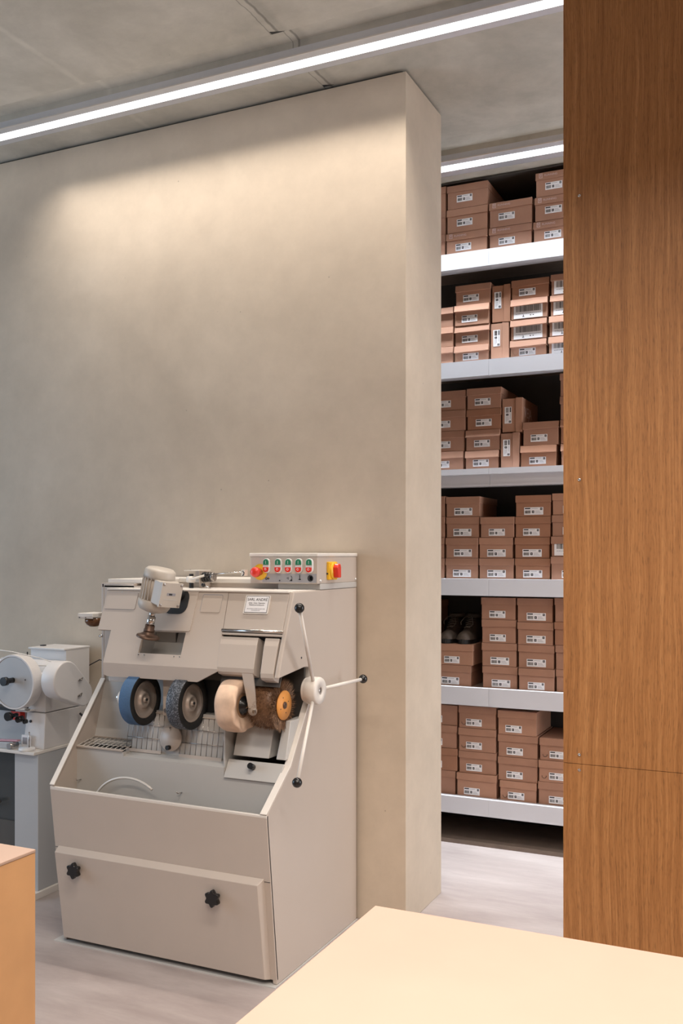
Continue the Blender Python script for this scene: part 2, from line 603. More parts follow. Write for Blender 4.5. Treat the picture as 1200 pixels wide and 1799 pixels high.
for x in (X0 - 0.02, X1):
    MB().box((x, 4.77, 0), (x + 0.018, 5.225, 3.40), 'shelf_white').build('side_panel', SH)
MB().box((X0, 4.822, 3.453), (X1, 5.225, 3.463), 'store_wall').build('niche_shade', SH)  # dark board added above the top shelf, standing for the shade there
pb = MB().box((X0, 4.775, 0), (-0.622, 5.20, 0.022), 'plinth_wood').build('plinth', SH)
pb['label'] = 'dark low base board'

# ------------------------------------------------------------------ shoe boxes
def label_mesh(w, h):
    m = MB()
    m.box((0, -0.0006, 0), (w, 0, h), 'paper')
    e = -0.001
    m.box((w * .04, e, h * .76), (w * .33, -0.0005, h * .92), 'ink')
    m.box((w * .38, e, h * .80), (w * .72, -0.0005, h * .85), 'ink_grey')
    rr = random.Random(3)
    x = w * .05
    while x < w * .34:
        bw = rr.choice((.008, .012, .018)) * w
        m.box((x, e, h * .18), (x + bw, -0.0005, h * .58), 'ink')
        x += bw + rr.choice((.008, .014)) * w
    m.box((w * .41, e, h * .22), (w * .53, -0.0005, h * .56), 'ink')
    m.box((w * .455, e * 1.1, h * .34), (w * .485, -0.0005, h * .44), 'paper')
    for k in range(3):
        m.box((w * .58, e, h * (.20 + .14 * k)), (w * (.90 - .05 * k), -0.0005, h * (.235 + .14 * k)), 'ink_grey')
    m.box((w * .84, e, h * .62), (w * .95, -0.0005, h * .92), 'ink')
    m.box((w * .875, e * 1.1, h * .74), (w * .915, -0.0005, h * .80), 'paper')
    return m

def big_label_mesh(w, h):
    m = MB()
    m.box((0, -0.0006, 0), (w, 0, h), 'paper')
    e = -0.001
    rr = random.Random(5)
    x = w * .08
    while x < w * .93:
        bw = rr.choice((.006, .009, .014, .02)) * w
        m.box((x, e, h * .50), (x + bw, -0.0005, h * .97), 'ink')
        x += bw + rr.choice((.008, .012, .016)) * w
    x = w * .08
    while x < w * .92:
        bw = rr.choice((.03, .05, .08)) * w
        m.box((x, e, h * .33), (min(x + bw, w * .95), -0.0005, h * .37), 'ink_grey')
        x += bw + w * .015
    m.box((w * .30, e, h * .10), (w * .37, -0.0005, h * .15), 'ink')
    m.box((w * .325, e, h * .15), (w * .345, -0.0005, h * .28), 'ink')
    m.box((w * .56, e, h * .17), (w * .61, -0.0005, h * .23), 'ink')
    m.box((w * .66, e, h * .17), (w * .70, -0.0005, h * .23), 'ink')
    return m

LABELS = {}
def put_label(parent, kind, x, y, z, rot=False):
    size = {'s': (0.085, 0.036), 'w': (0.098, 0.038), 'b': (0.148, 0.066)}[kind]
    if kind not in LABELS:
        m = (big_label_mesh if kind == 'b' else label_mesh)(*size)
        o = m.build('shipping_label' if kind == 'b' else 'size_label', None)
        LABELS[kind] = o
    else:
        o = LABELS[kind].copy()
        C.objects.link(o)
    o.parent = parent
    o.location = Vector((x, y, z)) - world_of(parent)
    if rot:
        o.rotation_euler = (0, math.radians(90), 0)
    return o

STACKS = [
    (1, 0, [(-1.873, -1.651, 3.063, 3.193, 'n'), (-1.871, -1.649, 3.193, 3.317, 'n'), (-1.869, -1.647, 3.317, 3.446, 'n')]),
    (1, 1, [(-1.649, -1.423, 3.063, 3.191, 'r'), (-1.645, -1.42, 3.191, 3.316, 'n'), (-1.642, -1.418, 3.316, 3.439, 'n')]),
    (1, 2, [(-1.416, -1.19, 3.063, 3.189, 'r'), (-1.414, -1.187, 3.189, 3.316, 'r')]),
    (1, 3, [(-1.185, -0.963, 3.063, 3.186, 'r'), (-1.177, -0.955, 3.186, 3.306, 'r'), (-1.172, -0.95, 3.306, 3.429, 'r')]),
    (2, 0, [(-1.828, -1.606, 2.501, 2.597, 'n'), (-1.828, -1.606, 2.597, 2.701, 'n'), (-1.828, -1.606, 2.701, 2.805, 'n')]),
    (2, 1, [(-1.603, -1.414, 2.501, 2.594, 'n'), (-1.602, -1.412, 2.594, 2.699, 'n'), (-1.602, -1.411, 2.699, 2.806, 'n'), (-1.597, -1.404, 2.806, 2.911, 'n')]),
    (2, 2, [(-1.407, -1.309, 2.501, 2.697, 'u'), (-1.4, -1.301, 2.697, 2.891, 'u')]),
    (2, 3, [(-1.306, -1.116, 2.501, 2.597, 'n'), (-1.303, -1.113, 2.597, 2.701, 'b'), (-1.301, -1.108, 2.701, 2.804, 'b'), (-1.298, -1.102, 2.804, 2.903, 'n')]),
    (2, 4, [(-1.108, -0.886, 2.501, 2.597, 'b'), (-1.105, -0.883, 2.597, 2.7, 'b'), (-1.099, -0.877, 2.7, 2.804, 'b'), (-1.095, -0.873, 2.804, 2.908, 'b')]),
    (3, 0, [(-1.774, -1.552, 1.942, 2.046, 'n'), (-1.769, -1.547, 2.046, 2.154, 'n'), (-1.762, -1.54, 2.154, 2.261, 'n'), (-1.762, -1.54, 2.261, 2.365, 'n')]),
    (3, 1, [(-1.545, -1.362, 1.942, 2.043, 'n'), (-1.542, -1.355, 2.043, 2.151, 'n'), (-1.536, -1.35, 2.151, 2.259, 'n'), (-1.536, -1.349, 2.259, 2.368, 'n')]),
    (3, 2, [(-1.3535, -1.254, 1.942, 2.128, 'u'), (-1.347, -1.24, 2.128, 2.306, 'v')]),
    (3, 3, [(-1.251, -1.065, 1.942, 2.056, 'n'), (-1.239, -1.053, 2.056, 2.175, 'n')]),
    (3, 4, [(-1.047, -0.822, 1.942, 2.058, 'n'), (-1.048, -0.823, 2.058, 2.177, 'n'), (-1.05, -0.825, 2.177, 2.294, 'n'), (-1.051, -0.826, 2.294, 2.41, 'n')]),
    (4, 0, [(-1.877, -1.655, 1.377, 1.484, 'n'), (-1.877, -1.655, 1.484, 1.593, 'n'), (-1.875, -1.653, 1.593, 1.702, 'n'), (-1.875, -1.653, 1.702, 1.811, 'n')]),
    (4, 1, [(-1.652, -1.471, 1.377, 1.484, 'n'), (-1.65, -1.472, 1.484, 1.591, 'n'), (-1.649, -1.466, 1.591, 1.7, 'n'), (-1.65, -1.463, 1.7, 1.806, 'n')]),
    (4, 2, [(-1.469, -1.283, 1.377, 1.483, 'n'), (-1.47, -1.289, 1.483, 1.591, 'n'), (-1.462, -1.28, 1.591, 1.697, 'n')]),
    (4, 3, [(-1.28, -1.096, 1.377, 1.483, 'n'), (-1.282, -1.099, 1.483, 1.59, 'n'), (-1.279, -1.094, 1.59, 1.696, 'n'), (-1.277, -1.093, 1.696, 1.804, 'n')]),
    (4, 4, [(-1.095, -0.873, 1.377, 1.493, 'n'), (-1.094, -0.872, 1.493, 1.594, 'b'), (-1.091, -0.869, 1.594, 1.701, 'n'), (-1.09, -0.868, 1.701, 1.81, 'n')]),
    (5, 0, [(-1.98, -1.765, 0.81, 0.92, 'n'), (-1.98, -1.765, 0.92, 1.03, 'n'), (-1.98, -1.765, 1.03, 1.135, 'n'), (-1.962, -1.746, 1.135, 1.252, 'n')]),
    (5, 1, [(-1.735, -1.513, 0.81, 0.922, 'n'), (-1.722, -1.5, 0.922, 1.033, 'n')]),
    (5, 2, [(-1.453, -1.265, 0.81, 0.926, 'n'), (-1.456, -1.269, 0.926, 1.046, 'n'), (-1.456, -1.272, 1.046, 1.167, 'n'), (-1.459, -1.274, 1.167, 1.281, 'n')]),
    (5, 3, [(-1.26, -1.074, 0.81, 0.924, 'n'), (-1.264, -1.076, 0.924, 1.044, 'n'), (-1.267, -1.08, 1.044, 1.159, 'n'), (-1.269, -1.083, 1.159, 1.281, 'n')]),
    (5, 4, [(-1.071, -0.849, 0.81, 0.927, 'n'), (-1.073, -0.851, 0.927, 1.049, 'n'), (-1.077, -0.855, 1.049, 1.165, 'n'), (-1.076, -0.854, 1.165, 1.285, 'n')]),
    (6, 0, [(-1.817, -1.595, 0.238, 0.365, 'n'), (-1.806, -1.584, 0.365, 0.483, 'n'), (-1.809, -1.587, 0.483, 0.603, 'n'), (-1.806, -1.584, 0.603, 0.709, 'n')]),
    (6, 1, [(-1.59, -1.373, 0.238, 0.362, 'n'), (-1.58, -1.375, 0.362, 0.477, 'n'), (-1.58, -1.376, 0.477, 0.597, 'h'), (-1.58, -1.375, 0.597, 0.713, 'h')]),
    (6, 2, [(-1.36, -1.166, 0.238, 0.343, 'h'), (-1.37, -1.16, 0.343, 0.464, 'n'), (-1.37, -1.16, 0.464, 0.58, 'n'), (-1.369, -1.164, 0.58, 0.703, 'n')]),
    (6, 3, [(-1.161, -0.939, 0.238, 0.357, 'n'), (-1.158, -0.936, 0.357, 0.465, 'h'), (-1.154, -0.932, 0.465, 0.577, 'h')]),
]

PROTO_TEXT = {}
def lid_text(parent, x, y, z):
    if 'r' not in PROTO_TEXT:
        m = MB()
        M = frame((0.066, 0, 0.0), (1, 0, 0), (0, 0, 1))
        text_geo('RUNNING', 0.0145, M, 'lid_print', m, 0.0004)
        m.box((0.006, -0.0005, -0.0115), (0.0235, 0, -0.009), 'lid_print')
        m.box((0.006, -0.0005, 0.009), (0.0235, 0, 0.0115), 'lid_print')
        m.box((0.006, -0.0005, -0.0115), (0.009, 0, 0.0115), 'lid_print')
        m.box((0.021, -0.0005, -0.0115), (0.0235, 0, 0.0115), 'lid_print')
        m.add([(0.0105, -0.0005, 0.007), (0.0135, -0.0005, 0.007), (0.0155, -0.0005, -0.006), (0.0145, -0.0005, -0.006)], [(0, 1, 2, 3)], 'lid_print')
        m.add([(0.0165, -0.0005, 0.007), (0.0195, -0.0005, 0.007), (0.0158, -0.0005, -0.006), (0.0148, -0.0005, -0.006)], [(0, 1, 2, 3)], 'lid_print')
        PROTO_TEXT['r'] = m.build('lid_print', None)
        o = PROTO_TEXT['r']
    else:
        o = PROTO_TEXT['r'].copy()
        C.objects.link(o)
    o.parent = parent
    o.location = Vector((x, y, z)) - world_of(parent)

SHELF_NAME = {1: 'topmost shelf', 2: 'second shelf from top', 3: 'third shelf from top', 4: 'fourth shelf from top',
              5: 'fifth shelf from top', 6: 'lowest shelf'}
COLN = {1: 'leftmost stack', 2: 'second stack from left', 3: 'third stack from left', 4: 'fourth stack from left', 5: 'rightmost stack'}
def level_word(k, n):
    if n == 1:
        return ''
    if n == 2:
        return ('bottom', 'top')[k]
    if n == 3:
        return ('bottom', 'middle', 'top')[k]
    return ('bottom', 'second lowest', 'second highest', 'top')[k]

YF = 4.809
cnt = {}
for row, col, L in STACKS:
    cnt[row] = max(cnt.get(row, 0), col)
first = {}
for row, col, L in STACKS:
    first[row] = min(first.get(row, 9), col)
rr = random.Random(11)
for row, col, L in STACKS:
    n = len(L)
    pos = col - first[row] + 1
    total = cnt[row] - first[row] + 1
    cn = 'rightmost stack' if pos == total else COLN[pos]
    for k, (x0, x1, z0, z1, kind) in enumerate(L):
        word = {'n': 'brown lidded shoe box', 'r': 'shoe box with printed lid', 'b': 'shoe box with large barcode label',
                'u': 'shoe box stood on its side', 'v': 'tilted lettered shoe box', 'h': 'brown shoe box with finger hole'}[kind]
        if kind == 'r' and False:
            pass
        lab = '%s, %s, %s, %s' % (word, SHELF_NAME[row], cn, level_word(k, n))
        dy = rr.uniform(-0.004, 0.006)
        yf = YF + 0.006 + dy
        if (row, col) == (2, 2) or (row, col) == (3, 2):
            yf += 0.004
        depth = 0.33
        bx = thing('shoe_box', (0.5 * (x0 + x1), yf + depth / 2, z0), lab, 'box', 'cardboard shoe boxes on the shelves')
        mat = 'cardboard' if rr.random() < .6 else rr.choice(('cardboard_pale', 'cardboard_dark'))
        x0 += 0.0015
        x1 -= 0.0015
        z1 -= 0.0012
        g = 0.0028
        if kind in 'uv':
            # lying on its long side: lid to the right, a vertical lap line
            xl = x1 - 0.034
            MB().box((x0, yf + g, z0 + g), (x1 - g, yf + depth - g, z1 - g), mat).build('box_body', bx, 0.001)
            MB().hexa([(xl, yf - 0.001, z0 + .0005), (x1, yf - 0.001, z0 + .0005), (x1, yf + depth, z0 + .0005), (xl, yf + depth, z0 + .0005),
                       (xl, yf - 0.001, z1), (x1, yf - 0.001, z1), (x1, yf + depth, z1), (xl, yf + depth, z1)], mat).build('lid', bx, 0.001)
            put_label(bx, 's', x0 + 0.012, yf + g - 0.0005, z1 - 0.035 if kind == 'u' else z1 - 0.045, True)
            if kind == 'v':
                m = MB()
                text_geo('VEJA', 0.075, frame((x1 + 0.0006, yf + 0.12, z0 + 0.105), (0, 1, 0), (0, 0, 1)), 'lid_print', m, 0.0004)
                q = m.build('side_lettering', bx)
                q['label'] = 'pale lettering on the side'
            continue
        lh = 0.036 if row != 2 else 0.034
        fl = {2: 0.009, 3: 0.009}.get(row, 0.002)
        if row in (2, 3) and (col == 0 or kind == 'n' and k == n - 1):
            fl = 0.006
        gg = g
        bm_ = MB()
        bm_.box((x0 + gg, yf + gg, z0 + 0.0003), (x1 - gg, yf + depth - gg, z1 - 0.004), mat)
        bm_.build('box_body', bx, 0.001)
        zl = z1 - lh
        sk = rr.uniform(-0.002, 0.002)
        MB().hexa([(x0, yf - fl, zl + sk), (x1, yf - fl, zl - sk), (x1, yf + depth, zl), (x0, yf + depth, zl),
                   (x0, yf, z1), (x1, yf, z1), (x1, yf + depth, z1), (x0, yf + depth, z1)], mat).build('lid', bx, 0.001)
        yl = yf + gg - 0.0005
        if kind == 'b':
            put_label(bx, 'b', x0 + 0.016, yl, z0 + 0.004)
        else:
            wide = row in (4, 5) and kind != 'h' and rr.random() < .75
            lz = {1: 0.032, 2: 0.016, 3: 0.018, 4: 0.008, 5: 0.009, 6: 0.012}[row]
            dx = {1: 0.042, 2: 0.042, 3: 0.044, 4: 0.042, 5: 0.046, 6: 0.042}[row]
            if (x1 - x0) > 0.215:
                dx += 0.01
            put_label(bx, 'w' if wide else 's', x0 + dx + rr.uniform(-.004, .004), yl, z0 + lz)
            if kind == 'r':
                lid_text(bx, x0 + 0.012, yf - fl - 0.0008 + 0.001, z1 - lh * 0.45)
            if kind == 'h' or row == 2:
                cx_, cz_ = x0 + 0.028, z0 + lz + 0.016
                pts = [(cx_ + 0.011 * math.cos(a), yl - 0.0002, cz_ + 0.011 * math.sin(a))
                       for a in [math.radians(180 + 200 * q / 14 - 10) for q in range(15)]]
                MB().tube(pts, 0.0011 if kind == 'h' else 0.0005, 'black_matte' if kind == 'h' else 'cardboard_dark', 6).build('finger_hole', bx)

# ------------------------------------------------------------------ boots on the fifth shelf
def boot(x, label):
    z = 1.033
    y = 4.955
    t = thing('hiking_boot', (x, y, z), label, 'boot', 'pair of dark boots')
    # upper: rings along the foot (heel to toe); toe points to the camera
    m = MB()
    def ring(yc, w, h, z0=0.022):
        return [(x + w * math.cos(a) * (1 - 0.25 * max(0, math.sin(a))), yc, z + z0 + (h - z0) * max(0.0, math.sin(a)) ** 0.75) for a in
                [math.pi * q / 12 for q in range(13)]]
    secs = [(-0.125, .012, .035), (-0.120, .028, .052), (-0.10, .041, .060), (-0.07, .047, .066), (-0.035, .046, .078), (0.0, .042, .098), (0.03, .040, .125),
            (0.06, .041, .140), (0.10, .040, .146), (0.13, .032, .14)]
    vs, fs = [], []
    for s in secs:
        vs += ring(y + s[0], s[1], s[2])
    N = 13
    for j in range(len(secs) - 1):
        for i in range(N - 1):
            fs.append((j * N + i, j * N + i + 1, (j + 1) * N + i + 1, (j + 1) * N + i))
    fs.append(list(range(N)))
    fs.append(list(range((len(secs) - 1) * N, len(secs) * N)))
    m.add(vs, fs, 'boot_leather', True)
    m.build('upper', t)
    tc_ = MB()
    vs, fs = [], []
    for s in secs[:4]:
        vs += ring(y + s[0] - 0.003, s[1] + 0.0015, s[2] + 0.002)
    for j in range(3):
        for i in range(N - 1):
            fs.append((j * N + i, j * N + i + 1, (j + 1) * N + i + 1, (j + 1) * N + i))
    fs.append(list(range(N)))
    tc_.add(vs, fs, 'boot_toe', True)
    q = tc_.build('toe_cap', t)
    q['label'] = 'scuffed greyish toe cap'
    so = [(x + 0.05 * math.cos(a) * (1 if math.sin(a) < 0 else .85), y - 0.01 + (0.122 if math.sin(a) < 0 else .14) * math.sin(a)) for a in
          [2 * math.pi * q / 24 for q in range(24)]]
    MB().prism(so, 'z', z, z + 0.024, 'rubber').build('sole', t)
    la = MB()
    for j in range(6):
        yy = y - 0.035 + j * 0.017
        zz = z + 0.083 + j * 0.0115
        la.tube([(x - 0.022, yy, zz - .004), (x, yy - 0.006, zz + 0.004), (x + 0.022, yy + 0.01, zz + 0.002)], 0.0022, 'boot_lace', 6)
    la.tube([(x, y + 0.03, z + .136), (x + .02, y - 0.02, z + .13), (x + .034, y - .05, z + .10), (x + .02, y - .07, z + .083), (x, y - .06, z + .086)], 0.002, 'boot_lace', 6)
    la.tube([(x, y + 0.03, z + .136), (x - .02, y - 0.02, z + .135), (x - .034, y - .05, z + .11), (x - .03, y - .055, z + .095)], 0.002, 'boot_lace', 6)
    la.build('laces', t)
    cf = MB().lathe([(0.038, 0), (0.043, 0.006), (0.043, 0.016), (0.037, 0.022), (0.030, 0.012)], (x, y + 0.08, z + 0.128), (0, 0, 1), 'boot_leather', 24)
    cf.build('collar', t)
boot(-1.657, 'left boot of the dark pair lying on the fifth shelf boxes')
boot(-1.561, 'right boot of the dark pair lying on the fifth shelf boxes')

# ================================================================== FINISHING MACHINE
MC = thing('finishing_machine', (-2.09, 3.3, 0), 'large beige shoe finishing machine with grinding wheels against the concrete wall', 'machine')
XL, XR = -2.567, -1.618
def fy(z):      # front sheet, leaning out upward
    return 2.926 - z / 0.61 * 0.076

# --- cabinet panels
right_outline = [(3.60, 0.004), (fy(0.0), 0.004), (fy(0.6), 0.603), (2.853, 0.612), (3.028, 0.742), (3.176, 0.952), (3.190, 1.0), (3.190, 1.083),
                 (3.133, 1.088), (2.936, 1.068), (2.948, 1.105), (3.053, 1.367), (3.60, 1.367)]
MB().prism(right_outline, 'x', XR - 0.018, XR, 'paint_side').build('right_side_panel', MC, 0.004, 3)
left_outline = [(3.60, 0.004), (fy(0.0), 0.004), (fy(0.6), 0.605), (2.852, 0.622), (3.152, 0.992), (3.152, 1.385), (3.60, 1.385)]
MB().prism(left_outline, 'x', XL, XL + 0.016, 'paint').build('left_side_panel', MC, 0.004, 3)
# rim flanges folded inwards along the open tub
rf = MB()
for (a, b2) in (((2.852, 0.612), (3.028, 0.744)), ((3.028, 0.744), (3.176, 0.954)), ((3.176, 0.954), (3.190, 1.0)), ((3.190, 1.0), (3.190, 1.083))):
    rf.hexa([(XR - 0.026, a[0], a[1]), (XR, a[0], a[1]), (XR, b2[0], b2[1]), (XR - 0.026, b2[0], b2[1]),
             (XR - 0.026, a[0] - 0.003, a[1] + 0.004), (XR, a[0] - 0.003, a[1] + 0.004), (XR, b2[0] - 0.003, b2[1] + 0.004), (XR - 0.026, b2[0] - 0.003, b2[1] + 0.004)], 'paint_light')
rf.hexa([(XL, 2.850, 0.620), (XL + 0.022, 2.850, 0.620), (XL + 0.022, 3.152, 0.992), (XL, 3.152, 0.992),
         (XL, 2.847, 0.625), (XL + 0.022, 2.847, 0.625), (XL + 0.022, 3.149, 0.997), (XL, 3.149, 0.997)], 'paint_light')
rf.hexa([(XL, fy(.6) , 0.604), (XR, fy(.6), 0.600), (XR, fy(.6) + 0.012, 0.600), (XL, fy(.6) + 0.012, 0.604),
         (XL, fy(.6) - 0.001, 0.616), (XR, fy(.6) - 0.001, 0.610), (XR, fy(.6) + 0.012, 0.610), (XL, fy(.6) + 0.012, 0.616)], 'paint_light')
q = rf.build('tub_rim', MC, 0.0015)
q['label'] = 'pale folded rim of the tub'
MB().hexa([(XL, fy(0.02), 0.02), (XR, fy(0.02), 0.02), (XR, fy(0.02) + 0.012, 0.02), (XL, fy(0.02) + 0.012, 0.02),
           (XL, fy(0.606), 0.606), (XR, fy(0.606), 0.604), (XR, fy(0.606) + 0.012, 0.604), (XL, fy(0.606) + 0.012, 0.606)], 'paint').build('front_panel', MC, 0.002)
MB().box((XL - 0.03, 2.905, 0.0), (XR + 0.004, 3.60, 0.004), 'paint_grey').box((XL + 0.03, 2.955, 0.004), (XR - 0.02, 2.965, 0.03), 'inner_dark').build('base_plate', MC)
MB().box((XL + 0.002, 3.59, 0.004), (XR - 0.002, 3.60, 1.367), 'paint').build('rear_panel', MC)
# seam notch beside the flap
MB().box((XR - 0.03, fy(.375) - 0.001, 0.374), (XR - 0.001, fy(.375) + 0.002, 0.3755), 'ink').box((XL + 0.001, fy(.378) - 0.001, 0.3775), (XL + 0.018, fy(.378) + 0.002, 0.379), 'ink').build('panel_seam', MC)

# --- front flap with two star knobs
fl = MB()
zA, zB = 0.385, 0.02
xa, xb = XL + 0.018, XR - 0.024
fl.hexa([(xa + .003, fy(zB) - 0.020, zB + 0.004), (xb - 0.014, fy(zB) - 0.020, zB + 0.004), (xb, fy(zB), zB), (xa, fy(zB), zB),
         (xa + .003, fy(zA) - 0.026, zA - 0.018), (xb - 0.014, fy(zA) - 0.026, zA - 0.018), (xb, fy(zA), zA), (xa, fy(zA), zA)], 'paint')
FD = fl.build('front_flap', MC, 0.002, 3)
for kx, kz in ((-2.445, 0.312), (-1.83, 0.30)):
    kn = MB()
    pts = []
    for i in range(72):
        a = 2 * math.pi * i / 72
        r = 0.0265 + 0.0042 * math.cos(6 * a)
        pts.append((kx + r * math.sin(a), kz + r * math.cos(a)))
    yk = fy(kz) - 0.022
    kn.prism(pts, 'y', yk - 0.032, yk - 0.014, 'black_plastic', True)
    kn.cyl((kx, yk, kz), (kx, yk - 0.015, kz), 0.012, 'black_plastic')
    kn.build('star_knob', FD, 0.003, 3)

# --- tub interior
XI0, XI1 = XL + 0.016, XR - 0.018
tub = MB()
prof = [(2.985, 0.16), (2.985, 0.725), (3.033, 0.740), (3.052, 0.90), (3.15, 0.903), (3.152, 1.06)]
def sheet(x0, x1, pr, mat, mb, th=0.004):
    for (a, b2) in zip(pr[:-1], pr[1:]):
        mb.hexa([(x0, a[0], a[1]), (x1, a[0], a[1]), (x1, a[0] + th, a[1]), (x0, a[0] + th, a[1]),
                 (x0, b2[0], b2[1]), (x1, b2[0], b2[1]), (x1, b2[0] + th, b2[1]), (x0, b2[0] + th, b2[1])], mat)
sheet(-2.325, -1.872, prof, 'paint_grey', tub)
sheet(XI0, -2.325, [(2.985, 0.16), (2.985, 0.742)], 'paint_grey', tub)
sheet(XI0, -2.325, [(3.088, 0.742), (3.092, 0.77), (3.165, 1.01)], 'paint_grey', tub)
sheet(-1.872, XI1, [(2.985, 0.16), (2.985, 0.69)], 'paint_grey', tub)
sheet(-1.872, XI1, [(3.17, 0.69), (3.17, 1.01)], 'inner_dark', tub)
tub.box((-2.33, 2.99, 0.70), (-2.324, 3.16, 0.742), 'paint_grey')
tub.box((-1.876, 2.99, 0.69), (-1.870, 3.17, 0.89), 'paint_grey')
tub.box((XI0, 2.925, 0.15), (XI1, 2.99, 0.16), 'paint_grey')
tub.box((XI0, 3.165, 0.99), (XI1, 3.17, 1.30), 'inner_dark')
tub.build('tub_liner', MC)
MB().box((XI0, 2.99, 0.70), (-2.33, 3.087, 0.735), 'black_matte').build('dust_tray', MC)

def mesh_grate(org, U, V, w, h, nu, nv, frame_w=0.006, wire='steel'):
    """wire grate in the plane of unit vectors U, V."""
    org, U, V = Vector(org), Vector(U).normalized(), Vector(V).normalized()
    g = MB()
    Nn = U.cross(V)
    for i in range(nu + 1):
        p = org + U * (w * i / nu)
        g.cyl(p, p + V * h, 0.0013, wire, 6)
    for j in range(nv + 1):
        p = org + V * (h * j / nv)
        g.cyl(p + Nn * .0015, p + U * w + Nn * .0015, 0.0014, wire, 6)
    g.hexa([org + U * a + V * b2 + Nn * c for c in (-0.003, 0.003) for a, b2 in ((0, -frame_w), (w, -frame_w), (w, frame_w), (0, frame_w))], 'paint')
    g.hexa([org + U * a + V * (h + b2) + Nn * c for c in (-0.003, 0.003) for a, b2 in ((0, -0.002), (w, -0.002), (w, 0.002), (0, 0.002))], 'paint')
    return g
g = mesh_grate((XI0 + .002, 2.982, 0.748), (1, 0, 0), (0, 1, 0.18), 0.222, 0.11, 10, 3, 0.004, 'paint_light')
q = g.build('wire_grate', MC)
q['label'] = 'flat wire grate at the left of the tub'
vv = (0, 0.027, 0.165)
mesh_grate((-2.343, 3.026, 0.745), (1, 0, 0), vv, 0.165, 0.148, 7, 3).build('wire_grate', MC)['label'] = 'upright wire grate below the blue wheel'
mesh_grate((-2.096, 3.026, 0.742), (1, 0, 0), vv, 0.190, 0.148, 8, 3).build('wire_grate', MC)['label'] = 'upright wire grate below the grey wheel'
# round cover with knob
dc = Vector((-2.133, 3.033, 0.803))
nrm = Vector((0, -0.165, 0.027)).normalized()
cv = MB().lathe([(0.0, -0.0), (0.049, 0.0), (0.049, 0.006), (0.048, 0.008), (0.0, 0.008)], dc + nrm * 0.004, nrm, 'paint', 40).build('round_cover', MC)
MB().cyl(dc + nrm * .012 + Vector((0.0, 0, -0.035)), dc + nrm * .03 + Vector((-0.004, 0, -0.037)), 0.009, 'black_plastic', 16).build('cover_knob', cv)
MB().cyl(dc + nrm * .011 + Vector((0.0, 0, 0.040)), dc + nrm * .015 + Vector((0, 0, 0.040)), 0.0035, 'chrome', 12).build('screw', cv)

# dust flap, lower right, with knob, and the chutes above it
df = MB().hexa([(-1.868, 2.977, 0.692), (XI1 - .002, 2.977, 0.692), (XI1 - .002, 2.985, 0.692), (-1.868, 2.985, 0.692),
                (-1.868, 3.01, 0.752), (XI1 - .002, 3.01, 0.752), (XI1 - .002, 3.018, 0.752), (-1.868, 3.018, 0.752)], 'paint_grey').build('dust_flap', MC, 0.001)
MB().cyl((-1.757, 2.997, 0.735), (-1.757, 2.975, 0.745), 0.011, 'black_plastic', 16).build('flap_knob', df)
MB().hexa([(-1.855, 3.02, 0.765), (-1.705, 3.02, 0.765), (-1.695, 3.165, 0.765), (-1.855, 3.165, 0.765),
           (-1.85, 3.06, 0.90), (-1.70, 3.06, 0.90), (-1.70, 3.165, 0.90), (-1.85, 3.165, 0.90)], 'paint_grey').build('dust_chute', MC, 0.003)
MB().hexa([(-1.675, 3.02, 0.765), (XI1, 3.02, 0.765), (XI1, 3.165, 0.765), (-1.675, 3.165, 0.765),
           (-1.665, 3.06, 0.90), (XI1, 3.06, 0.90), (XI1, 3.165, 0.90), (-1.665, 3.165, 0.90)], 'paint_grey').build('dust_chute', MC, 0.003)

# two hooks on the tub wall
for hx, hz in ((-2.53, 0.617), (-2.055, 0.615)):
    MB().tube([(hx, 2.985, hz), (hx - 0.006, 2.968, hz - 0.001), (hx - 0.008, 2.962, hz + 0.005)], 0.002, 'chrome', 8).build('hook', MC)

# --- hood
SD = Vector((0, -0.369, -0.929))
NN = Vector((0, -0.929, 0.369))
def hp(x, s, h=0.0):
    return Vector((x, 3.053, 1.367)) + SD * s + NN * h
def plate(mb, pts, h0, h1, mat):
    n = len(pts)
    vs = [hp(x, s, h0) for x, s in pts] + [hp(x, s, h1) for x, s in pts]
    mb.add(vs, [list(range(n))[::-1], list(range(n, 2 * n))] + [(i, (i + 1) % n, n + (i + 1) % n, n + i) for i in range(n)], mat)
HXL = -2.452
SEAM_T, SEAM_B = -1.893, -1.873
hl = MB()
# the sloping plate around the window, in four fields
plate(hl, [(HXL, 0), (-2.235, 0), (-2.235, 0.170), (HXL, 0.170)], -0.012, 0, 'paint')
plate(hl, [(-2.235, 0), (SEAM_T, 0), (-1.884, 0.166), (-2.235, 0.166)], -0.012, 0, 'paint')
plate(hl, [(-2.388, 0.170), (-2.235, 0.170), (-2.235, 0.255), (-2.388, 0.255)], -0.012, 0, 'paint')
plate(hl, [(-2.042, 0.166), (-1.884, 0.166), (-1.8785, 0.255), (-2.042, 0.255)], -0.012, 0, 'paint')
plate(hl, [(-2.388, 0.255), (-1.8785, 0.255), (-1.873, 0.30), (-2.388, 0.30)], -0.012, 0, 'paint')
HP = hl.build('hood_left_plate', MC)
# bent lower lip: vertical, chamfered at the right end
pA, pB = hp(-2.388, 0.30), hp(-1.873, 0.30)
lip = MB()
o1 = [(-2.388, pA.z), (-1.873, pB.z), (-1.873, pB.z - 0.008), (-1.962, pB.z - 0.052), (-2.372, pB.z - 0.052), (-2.388, pB.z - 0.046)]
def lipP(x, z, d=0.0):
    return Vector((x, pA.y + (pA.z - z) * 0.08 + d, z))
n = len(o1)
vs = [lipP(x, z) for x, z in o1] + [lipP(x, z, 0.012) for x, z in o1]
lip.add(vs, [list(range(n)), list(range(n, 2 * n))[::-1]] + [(i, (i + 1) % n, n + (i + 1) % n, n + i) for i in range(n)], 'paint')
lip.build('lower_lip', HP)
